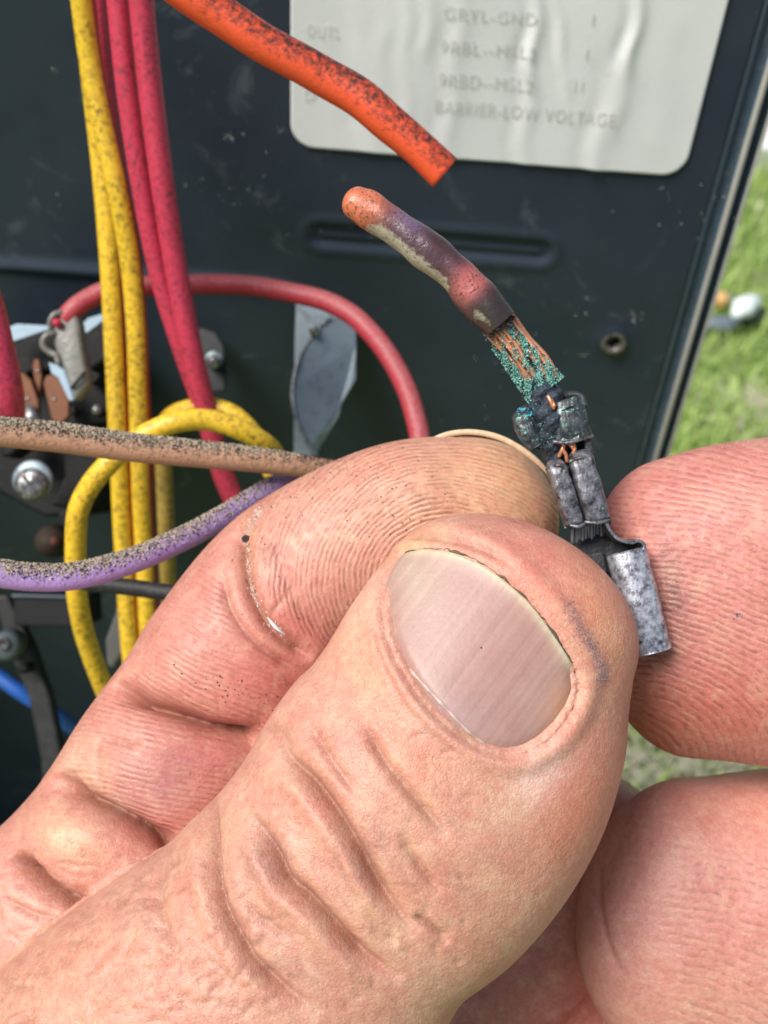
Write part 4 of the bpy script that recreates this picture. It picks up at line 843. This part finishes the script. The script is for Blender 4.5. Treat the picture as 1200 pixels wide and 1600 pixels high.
    cz(I, [(452, 925), (432, 948), (418, 968)], 2.5, .10, taper=.3); cz(I, [(0, 1400), (50, 1430), (110, 1440)], 5, .2, 15, .2)
    for _ in range(70):
        x, y = RNG.uniform(-20, 230), RNG.uniform(1300, 1500); a = RNG.normal(.25, .5); l = RNG.uniform(15, 50)
        cz(I, [(x, y), (x + l * .5 * math.cos(a), y + l * .5 * math.sin(a)), (x + l * math.cos(a + .2), y + l * math.sin(a + .2))], 3, RNG.uniform(.03, .10), taper=.3)
    # pad of the index swelling beside the thumb
    D[I] += (.9 * gs(px, py, 640, 770, 90, 55, .2) + .5 * gs(px, py, 270, 1010, 60) + .6 * gs(px, py, 215, 1190, 55, 45) + .5 * gs(px, py, 110, 1310, 60, 40))[I]
    V = V + Nn * (D * front)[:, None] * .00125
    V = smooth(V, E_, 1, np.full(len(V), .5))
    me.vertices.foreach_set('co', V.astype(np.float32).ravel()); me.update()
    # colours
    C = np.empty((len(V), 3)); C[:] = (.57, .32, .24)
    def blend(mask, wgt, colr): 
        g = np.clip(wgt, 0, 1)[:, None] * mask[:, None]; C[:] = C * (1 - g) + np.array(colr) * g
    pink, rose, tan_, pale = (.62, .28, .21), (.54, .165, .135), (.60, .36, .185), (.74, .53, .40)
    blend(T, .9 * gs(px, py, 860, 880, 120, 110), (.68, .28, .21)); blend(T, .7 * gs(px, py, 935, 960, 40, 120, -.3), (.70, .34, .19))
    blend(T, .8 * gs(px, py, 900, 1250, 70, 120, .35), (.66, .25, .17)); blend(T, .9 * gs(px, py, 835, 1222, 70, 32, -.7), (.84, .62, .55))
    blend(T, .7 * gs(px, py, 575, 1060, 30, 110, -.5), (.68, .33, .20)); blend(T, .6 * gs(px, py, 640, 1170, 30, 90, -.9), (.66, .31, .19)); blend(T, .55 * gs(px, py, 560, 960, 30, 100, .3), pale)
    blend(T, .45 * gs(px, py, 700, 1340, 130, 130), (.60, .33, .215)); blend(T, .8 * gs(px, py, 650, 850, 40, 14, -.4), (.72, .46, .26))
    blend(T, .45 * gs(px, py, 150, 1500, 200, 120), (.56, .31, .205)); [blend(T, RNG.uniform(.25, .6) * gs(px, py, RNG.uniform(100, 800), RNG.uniform(1120, 1600), RNG.uniform(12, 45), RNG.uniform(12, 60), RNG.uniform(0, 3)), [(.50, .215, .16), (.62, .42, .28), (.44, .25, .20)][int(RNG.integers(3))]) for _ in range(60)]
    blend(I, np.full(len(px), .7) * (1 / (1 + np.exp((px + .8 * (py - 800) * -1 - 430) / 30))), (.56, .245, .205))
    blend(I, .9 * gs(px, py, 800, 760, 130, 110), (.66, .40, .215)); blend(I, .5 * gs(px, py, 600, 720, 60, 30, -.4), (.62, .27, .19))
    blend(I, .6 * gs(px, py, 460, 980, 90, 26, .6), rose); blend(I, .75 * gs(px, py, 430, 1060, 80, 36, .3), rose); blend(I, .85 * gs(px, py, 330, 1190, 90, 50, .5), (.47, .16, .15)); blend(I, .7 * gs(px, py, 235, 1290, 50, 40, .5), (.47, .17, .15)); blend(I, .7 * gs(px, py, 440, 1060, 80, 40, .3), (.48, .15, .13)); blend(I, .4 * gs(px, py, 250, 1230, 60, 50), (.50, .30, .34)); blend(I, .45 * gs(px, py, 385, 1100, 100, 50, .3), rose)  # rose and mauve put the shade beside the thumb and folds into the skin
    blend(I, .7 * gs(px, py, 110, 1310, 60, 40, .6), (.72, .53, .33)); blend(I, .7 * gs(px, py, 130, 1200, 40, 50), (.72, .50, .36)); blend(I, .5 * gs(px, py, 170, 1260, 30, 20), (.72, .55, .48)); blend(I, .4 * gs(px, py, 50, 1430, 60), (.70, .50, .40))
    blend(I, .5 * gs(px, py, 390, 850, 20, 60, .1), (.50, .27, .15))
    blend((idx >= 3), np.full(len(px), .8), (.38, .11, .08))  # rear fingers painted dark red for the deep shade under the thumb
    sm_, _, _ = pdist(px, py, [(888, 950), (905, 985), (920, 1010), (935, 1035), (940, 1060)]); nzv = .5 + .5 * np.sin(px * .9 + 3 * np.sin(py * .31)) * np.sin(py * .8 + 2 * np.sin(px * .27))
    blend(T, .55 * np.exp(-(sm_ / 9) ** 2) * nzv, (.17, .15, .19)); blend(I, .45 * gs(px, py, 655, 782, 26, 7, .3) * nzv, (.10, .05, .02))
    cf, _, _ = pdist(px, py, [(412, 790), (383, 835), (380, 870), (390, 915), (402, 945), (418, 968)]); blend(I, .35 * np.exp(-(cf / 16) ** 2), (.36, .19, .11))
    a = me.attributes.new('skin', 'FLOAT_COLOR', 'POINT'); a.data.foreach_set('color', np.concatenate([np.clip(C, 0, 1), np.ones((len(V), 1))], 1).astype(np.float32).ravel())
    set_attr(me, 'crease', np.clip(Cr * 1.15, 0, 1)); C *= .92
    # friction ridges
    tau = 2 * math.pi
    ph1 = np.sqrt(((px - 705) * 1.0) ** 2 + ((py - 905) * 1.22) ** 2) / 8.3 * tau
    ph2 = (-.50 * px + .87 * py + 8 * np.sin(px / 60)) / 9.0 * tau
    ph3 = (-.12 * px + 1.0 * py + 14 * np.sin(px / 70 + 1) - .0009 * (px - 200) ** 2) / 9.6 * tau
    dip, s1, _ = pdist(px, py, [(340, 780), (372, 818), (384, 900), (398, 940), (452, 1005), (560, 1060)])
    pip, s2, _ = pdist(px, py, [(130, 1040), (200, 1082), (280, 1118), (372, 1150), (480, 1180)])
    mcp, s3, _ = pdist(px, py, [(60, 1180), (105, 1232), (170, 1270), (250, 1315), (380, 1360)])
    z1 = s1 < 0; z2 = (~z1) & (s2 < 0); z3 = (~z1) & (~z2) & (s3 < 0)
    ph = np.where(z1, ph1, np.where(z2, ph2, ph3)); mk = np.where(z1, np.clip((dip - 8) / 25, 0, 1), np.where(z2, .95 * np.clip((np.minimum(dip - 30, pip) - 4) / 18, 0, 1), np.where(z3, .95 * np.clip((np.minimum(pip, mcp) - 4) / 14, 0, 1), .12)))
    mk = mk * I * front * (.35 + .65 * np.clip(1 - gs(px, py, 215, 1010, 40, 60), 0, 1))
    set_attr(me, 'ridge', np.where(I, ph, 0)); set_attr(me, 'ridge_mask', mk); set_attr(me, 'furrow_dark', np.where(I, .25 + .6 * gs(px, py, 640, 800, 170, 130), 0))
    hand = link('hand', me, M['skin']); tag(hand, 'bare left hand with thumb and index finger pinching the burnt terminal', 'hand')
    # dirt on the skin
    bm_pts = lambda mask: V[mask]
    def scatter(name, n, wfn, m, smin, smax, mask=I):
        ww = np.clip(wfn, 0, 1) * mask * (front > .5); 
        if ww.sum() == 0: return
        ii = RNG.choice(len(V), n, p=ww / ww.sum()); grains(name, V[ii] + Nn[ii] * .00003, RNG.uniform(smin, smax, n) ** 1.0, m, hand)
    scatter('soot_speck', 150, gs(px, py, 560, 760, 110, 50, -.2) + .7 * gs(px, py, 640, 800, 60, 40), M['soot'], .03, .10)
    scatter('soot_speck', 45, gs(px, py, 360, 1075, 50, 28, .3), M['soot'], .03, .12); scatter('soot_speck', 24, gs(px, py, 400, 900, 30, 60), M['soot'], .03, .10)
    d1, _, _ = pdist(px, py, [(412, 790), (383, 835), (380, 870), (390, 915), (402, 945), (418, 968), (444, 990)])
    scatter('pale_flake', 330, np.exp(-(d1 / 5) ** 2) * (py > 780) * (.25 + .75 * (np.sin(py * .11) > -.3)), M['dust_pale'], .02, .10); one('skin_flake', tube([(418, 965, 94.2), (428, 977, 94.0), (436, 985, 94.0), (445, 991, 94.2)], [.05, .16, .12, .03], 14, 6, 1, 1), M['dust_pale'], hand)
    scatter('soot_speck', 40, np.exp(-(d1 / 9) ** 2), M['soot'], .03, .09)
    one('soot_chip', prism([(377, 840), (382, 836), (389, 838), (388, 844), (384, 848), (379, 846)], 93.7, .5), M['soot'], hand, False)
    scatter('pale_flake', 60, gs(px, py, 530, 770, 18, 45, .5), M['dust_pale'], .02, .06)
    d2, _, _ = pdist(px, py, [(888, 950), (905, 985), (920, 1010), (935, 1035), (940, 1060)])
    scatter('soot_speck', 420, np.exp(-(d2 / 9) ** 2), plain('grey_smudge', (.20, .19, .24), .6, var=.5, vscale=.3), .02, .075, T)
    scatter('soot_speck', 10, gs(px, py, 760, 940, 4) + gs(px, py, 755, 720, 5) , M['soot'], .05, .12, T | I)
    scatter('soot_speck', 26, np.exp(-(de / 4) ** 2) * (px > 820), M['soot'], .04, .09, T)
    # thumbnail: a curved plate sitting in the bed
    import mathutils
    bvh = mathutils.bvhtree.BVHTree.FromObject(hand, bpy.context.evaluated_depsgraph_get())
    pl = spline([(x, y, 0) for x, y in NAIL + [NAIL[0]]], 140)[:-1, :2]; cen = np.array([752., 1012.]); rings = []; K = 34
    for k in range(K + 1):
        s = 1 - (k / K); rings.append(cen + (pl - cen) * max(s, .01))
    Q = np.concatenate(rings); dep = []
    ax_, ac_ = (Q - cen) @ np.array([.6, -.8]), (Q - cen) @ np.array([.8, .6])
    # analytic plate: arched across, nearly straight along
    hit = {}
    def surf(x, y):
        o = Vector(CAM); dr = Vector(P(x, y, 100) - CAM).normalized(); h = bvh.ray_cast(o, dr); return (np.array(h[0]) - CAM) @ FWD * 1000 if h[0] else 88
    rim = np.array([surf(x, y) for x, y in cen + (pl - cen) * 1.0])
    u = np.stack([np.ones(len(pl)), (pl - cen) @ np.array([.6, -.8]), (pl - cen) @ np.array([.8, .6]), ((pl - cen) @ np.array([.6, -.8])) ** 2, ((pl - cen) @ np.array([.8, .6])) ** 2], 1)
    sc_ = np.array([surf(x, y) for x, y in Q[::7]]); U = np.stack([np.ones(len(Q)), ax_, ac_, ax_ ** 2, ac_ ** 2, ax_ * ac_], 1)
    co, *_ = np.linalg.lstsq(U[::7], sc_, rcond=None); dd = U @ co
    dq, _, _ = pdist(Q[:, 0], Q[:, 1], pl); dfr, _, _ = pdist(Q[:, 0], Q[:, 1], FREE); dfo, _, _ = pdist(Q[:, 0], Q[:, 1], FOLD)
    dd = dd - .42 + .55 * np.exp(-(dfo / 13) ** 2) - .10 * np.exp(-(dfr / 16) ** 2) * (dfr < dfo)
    W = np.array([P(x, y, z) for (x, y), z in zip(Q, dd)]); m_ = len(pl); Fc = []
    for i in range(K):
        for j in range(m_): Fc.append((i * m_ + j, i * m_ + (j + 1) % m_, (i + 1) * m_ + (j + 1) % m_, (i + 1) * m_ + j))
    Wb = W + FWD * .00045; nF = len(W); Fc += [tuple(nF + q for q in f[::-1]) for f in Fc]; Fc += [(j, j + nF, (j + 1) % m_ + nF, (j + 1) % m_) for j in range(m_)]
    mb = MB(); mb.add(np.vstack([W, Wb]), Fc); nl = mb.build('thumbnail', M['nail'], hand)
    Qq = np.vstack([Q, Q]); ac2 = np.concatenate([ac_, ac_])
    def nc(px, py, V):
        c = np.empty((len(px), 3)); c[:] = (.37, .235, .205)
        dfr2, _, _ = pdist(px, py, FREE); e = np.exp(-(dfr2 / 9) ** 2)[:, None]; c = c * (1 - e) + np.array((.50, .45, .32)) * e
        l = (.55 * gs(px, py, 720, 1120, 60, 40, .65))[:, None]; c = c * (1 - l) + np.array((.37, .26, .28)) * l
        l = (.5 * gs(px, py, 650, 910, 40, 50))[:, None]; c = c * (1 - l) + np.array((.45, .39, .31)) * l
        l = (.6 * gs(px, py, 880, 1100, 20, 50, .5))[:, None]; c = c * (1 - l) + np.array((.56, .27, .15)) * l
        return c
    paint(nl.data, nc); set_attr(nl.data, 'across', ac2 / 40)
    fr = np.array([(632, 876), (637, 864), (652, 859), (680, 857), (703, 860), (735, 871), (765, 888), (800, 915), (832, 946), (860, 983), (880, 1014), (894, 1036)], float); fs = spline([(x, y, 0) for x, y in fr], 60)[:, :2]
    fd = np.array([surf(x, y) for x, y in fs]); one('nail_grime', tube([(x + RNG.normal(0, 1), y + RNG.normal(0, 1), z - .02) for (x, y), z in zip(fs, fd)], [max(.02, .045 + .045 * math.sin(i * .9) + .05 * math.sin(i * .37 + 2) + (.05 if i > 46 or i < 8 else 0)) for i in range(60)], 140, 7, 1, 1), plain('dirt_under_nail', (.13, .085, .05), .85, var=.5, vscale=.3), hand)
    # pale cuticle rim
    cu = [(614, 996, 0), (624, 1020, 0), (641, 1046, 0), (668, 1076, 0), (700, 1110, 0), (732, 1143, 0), (762, 1166, 0)]
    cuS = spline(cu, 26)[:, :2]; cd = np.array([surf(x, y) for x, y in cuS]); xa, xc = (cuS - cen) @ np.array([.6, -.8]), (cuS - cen) @ np.array([.8, .6]); f2, _, _ = pdist(cuS[:, 0], cuS[:, 1], FOLD); cd = np.stack([np.ones(26), xa, xc, xa ** 2, xc ** 2, xa * xc], 1) @ co - .42 + .55 * np.exp(-(f2 / 13) ** 2) + .03
    V2, F2 = tube([(x, y, z) for (x, y), z in zip(cuS, cd)], [max(.03, .07 + .06 * math.sin(math.pi * i / 25) + .05 * math.sin(i * 1.9)) for i in range(26)], 60, 8, 1, 1)
    one('cuticle', (V2, F2), plain('cuticle_skin', (.50, .37, .32), .45, var=.45, vscale=.4, bmp=.05, bscale=.3), hand)
    # index nail: thin plate on the far side of the fingertip, seen edge-on
    A = spline([(672, 690, 0), (700, 681, 0), (735, 679, 0), (772, 686, 0), (805, 701, 0), (835, 722, 0), (856, 744, 0), (864, 760, 0)], 40)[:, :2]
    n2 = len(A); t_ = np.linspace(0, 1, n2); off = 4.5 * np.sin(np.pi * t_) ** .6; inw = np.array([-.35, .93]); rows = []
    for k, (s, z) in enumerate([(1, 101.3), (1.15, 102.2), (1.0, 103.4), (.2, 105.0), (-1.5, 107.0), (-4, 109)]):
        rows.append(np.array([P(*(a - inw * o_ * s), z) for a, o_ in zip(A, off)]))
    Vn = np.concatenate(rows); Fn = [(i * n2 + j, i * n2 + j + 1, (i + 1) * n2 + j + 1, (i + 1) * n2 + j) for i in range(5) for j in range(n2 - 1)]
    mb = MB(); mb.add(Vn, Fn); ni = mb.build('index_nail', M['nail'], hand); so_ = ni.modifiers.new('t', 'SOLIDIFY'); so_.thickness = .0005; so_.offset = 0
    paint(ni.data, lambda a, b, c: np.tile((.66, .50, .34), (len(a), 1))); set_attr(ni.data, 'across', np.tile(t_ * 8, 6))
    one('nail_grime', tube([(x + 2, y + 6, 100.9) for x, y in A[4:-2:3]], .16, 50, 8, 1, 1), plain('under_nail_grime', (.20, .11, .05), .8, var=.5, vscale=.3), hand)
left_hand()

RTH = [(1750, 960, 105, 300, 12), (1500, 945, 103, 285, 11.5), (1330, 938, 101.6, 275, 10.5), (1220, 940, 101.0, 260, 9.8), (1140, 942, 100.9, 250, 9), (1062, 950, 101.4, 236, 8.4)]
RIX = [(1750, 1540, 112, 320, 12), (1480, 1490, 110, 300, 11), (1300, 1465, 108, 278, 10.4), (1180, 1450, 107, 252, 9.6), (1070, 1435, 106.5, 222, 8.8)]
RMD = [(1800, 1900, 118, 330, 12), (1400, 1790, 116, 300, 11), (1100, 1720, 115, 240, 10), (960, 1690, 114, 190, 9)]
RPALM = [(1950, 900, 118, 500, 16), (1900, 1350, 120, 560, 17), (1900, 1800, 124, 500, 16)]
def right_hand():
    me = fuse([loft(RTH, 50, 64, 0, 8.6, 2.05), loft(RIX, 50, 64, 0, 10.5, 2.05), loft(RMD, 50, 56, 0, 9.5, 2.0), loft(RPALM, 40, 56, 8, 8, 2)], .00050)
    V, E_, Nn = mesh_arrays(me); px, py, d = proj(V); V = smooth(V, E_, 10); V = smooth(V, E_, 60, 1 / (1 + np.exp(-(px - 1500) / 40)))
    me.vertices.foreach_set('co', V.astype(np.float32).ravel()); me.update(); me = subdivided(me)
    V, E_, Nn = mesh_arrays(me); px, py, d = proj(V); front = np.clip((-(Nn @ FWD)) * 3 + .3, 0, 1)
    idx = seg_of(V, [RTH + [(980, 955, 99.5, 150, 6)], RIX + [(930, 1420, 106, 130, 6)], RMD + [(820, 1680, 114, 110, 6)], RPALM]); D = np.zeros(len(V)); Cr = np.zeros(len(V))
    def cz(mask, *a, **k):
        o, l = crease(px, py, *a, **k); D[mask] += o[mask]; Cr[mask] = np.maximum(Cr[mask], l[mask] * min(1, a[2] / .45))
    A, B_ = idx == 0, idx == 1
    cz(B_, [(938, 1330), (935, 1390), (940, 1440), (955, 1490), (980, 1530)], 4, .20, 14, .12); cz(B_, [(975, 1290), (950, 1360), (952, 1420)], 3, .06)
    D += -.5 * gs(px, py, 1000, 950, 40, 90, -.25) * A      # flesh pressed in by the terminal
    V = V + Nn * (D * front)[:, None] * .001; me.vertices.foreach_set('co', V.astype(np.float32).ravel()); me.update()
    C = np.empty((len(V), 3)); C[:] = (.56, .235, .205)
    def blend(mask, wgt, colr): 
        g = np.clip(wgt, 0, 1)[:, None] * mask[:, None]; C[:] = C * (1 - g) + np.array(colr) * g
    blend(A, .65 * gs(px, py, 1130, 1110, 140, 70), (.52, .12, .10)); blend(A, .5 * gs(px, py, 1190, 800, 80, 60), (.70, .38, .33)); blend(A, .6 * gs(px, py, 1020, 1150, 80, 60), (.46, .11, .085))  # darker reds low on the pad paint in its underside shade
    blend(B_, np.full(len(px), .7), (.62, .33, .28)); blend(B_, .6 * gs(px, py, 1180, 1270, 90, 60), (.66, .31, .23)); blend(B_, .6 * gs(px, py, 960, 1450, 50, 120), (.56, .29, .28)); blend(B_, .5 * gs(px, py, 1130, 1560, 100, 50), (.60, .33, .24))
    blend(A, .8 * gs(px, py, 1052, 930, 22, 75, -.2), (.17, .07, .07)); blend(A, .45 * gs(px, py, 1030, 1030, 50, 22), (.22, .08, .07))  # dark reflection beside the terminal painted into the skin, along with soot
    blend(idx == 2, np.full(len(px), .8), (.36, .11, .085))  # lowest finger coloured dark red to stand for deep shade
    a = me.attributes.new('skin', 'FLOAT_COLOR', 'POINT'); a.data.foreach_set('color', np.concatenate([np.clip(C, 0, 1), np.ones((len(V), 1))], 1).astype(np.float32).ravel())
    tau = 2 * math.pi
    p1 = np.sqrt(.34 * (px - 900) ** 2 + (py - 1200) ** 2 * 1.0) / 9.4 * tau + 1.6 * np.sin(px / 45) + 1.4 * np.sin(py / 37 + px / 60)
    p2 = np.sqrt(.5 * (px - 960) ** 2 + (py - 1760) ** 2) / 14.0 * tau + 1.2 * np.sin(px / 50)
    set_attr(me, 'ridge', np.where(A, p1, p2)); m1 = np.clip((px - 925) / 40, 0, 1); m2 = .95 * np.clip((px - 1010) / 60, 0, 1) * np.clip((py - 1290) / 60, 0, 1)
    set_attr(me, 'ridge_mask', np.where(A, m1, np.where(B_, m2, .2)) * front); set_attr(me, 'furrow_dark', np.where(A, .65 + .35 * gs(px, py, 1040, 960, 60, 120), .5)); set_attr(me, 'crease', Cr * .8)  # furrow darkening grows toward the painted reflection by the terminal
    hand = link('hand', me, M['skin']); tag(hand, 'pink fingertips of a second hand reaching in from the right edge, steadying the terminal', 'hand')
    def scatter(name, n, wfn, m, smin, smax, mask):
        ww = np.clip(wfn, 0, 1) * mask * (front > .5); ii = RNG.choice(len(V), n, p=ww / ww.sum()); grains(name, V[ii] + Nn[ii] * .00003, RNG.uniform(smin, smax, n), m, hand)
    scatter('pale_flake', 40, gs(px, py, 1150, 700, 40, 20) + .5 * gs(px, py, 1050, 950, 60), M['dust_pale'], .02, .07, A)
    scatter('soot_speck', 260, gs(px, py, 1050, 940, 22, 70), M['soot'], .02, .06, A); scatter('soot_speck', 5, gs(px, py, 1152, 962, 4), plain('blue_grey_speck', (.10, .12, .18), .7), .10, .16, A)
right_hand()

# ------------------------------------------------------------------ tool lying on the lawn
def tool():
    c = to_ground(1150, 482, .012); r = empty('pocket_tool', (c[0], c[1], .0), 'small grey tool with an amber knob and a white cap lying on the grass', 'tool')
    def G(px, py, z): return to_ground(px, py, z)
    def stick(name, pts, rad, m, n=30, seg=16, squash=.7):
        C = spline([list(G(x, y, z)) for x, y, z in pts], n); T = np.gradient(C, axis=0); rings = []; th = np.linspace(0, 2 * math.pi, seg, endpoint=False)
        Rr = np.interp(np.linspace(0, 1, n), np.linspace(0, 1, len(rad)), rad)
        for i in range(n):
            t = unit(T[i]); w = unit(np.cross(t, [0, 0, 1])); u2 = np.cross(w, t); rings.append(C[i] + Rr[i] * (np.outer(np.cos(th), w) + squash * np.outer(np.sin(th), u2)))
        one(name, rings_mesh(rings), m, r)
    stick('handle', [(1085, 503, .02), (1105, 504, .02), (1130, 506, .02), (1155, 500, .02)], [.003, .011, .012, .004], M['toolgrey'])
    stick('arm', [(1095, 455, .014), (1125, 460, .016), (1160, 475, .016)], [.004, .006, .004], plain('tool_arm_grey', (.17, .17, .16), .6))
    stick('knob', [(1119, 469, .026), (1125, 468, .03), (1132, 470, .026)], [.002, .011, .003], M['toolorange'], squash=1)
    stick('cap', [(1148, 494, .03), (1158, 484, .032), (1172, 474, .032), (1187, 466, .03)], [.005, .014, .011, .003], M['chip'], squash=.9)
    stick('grip_end', [(1160, 505, .012), (1172, 496, .016), (1184, 488, .016), (1196, 484, .012)], [.003, .012, .009, .003], M['tooldark'])
tool()
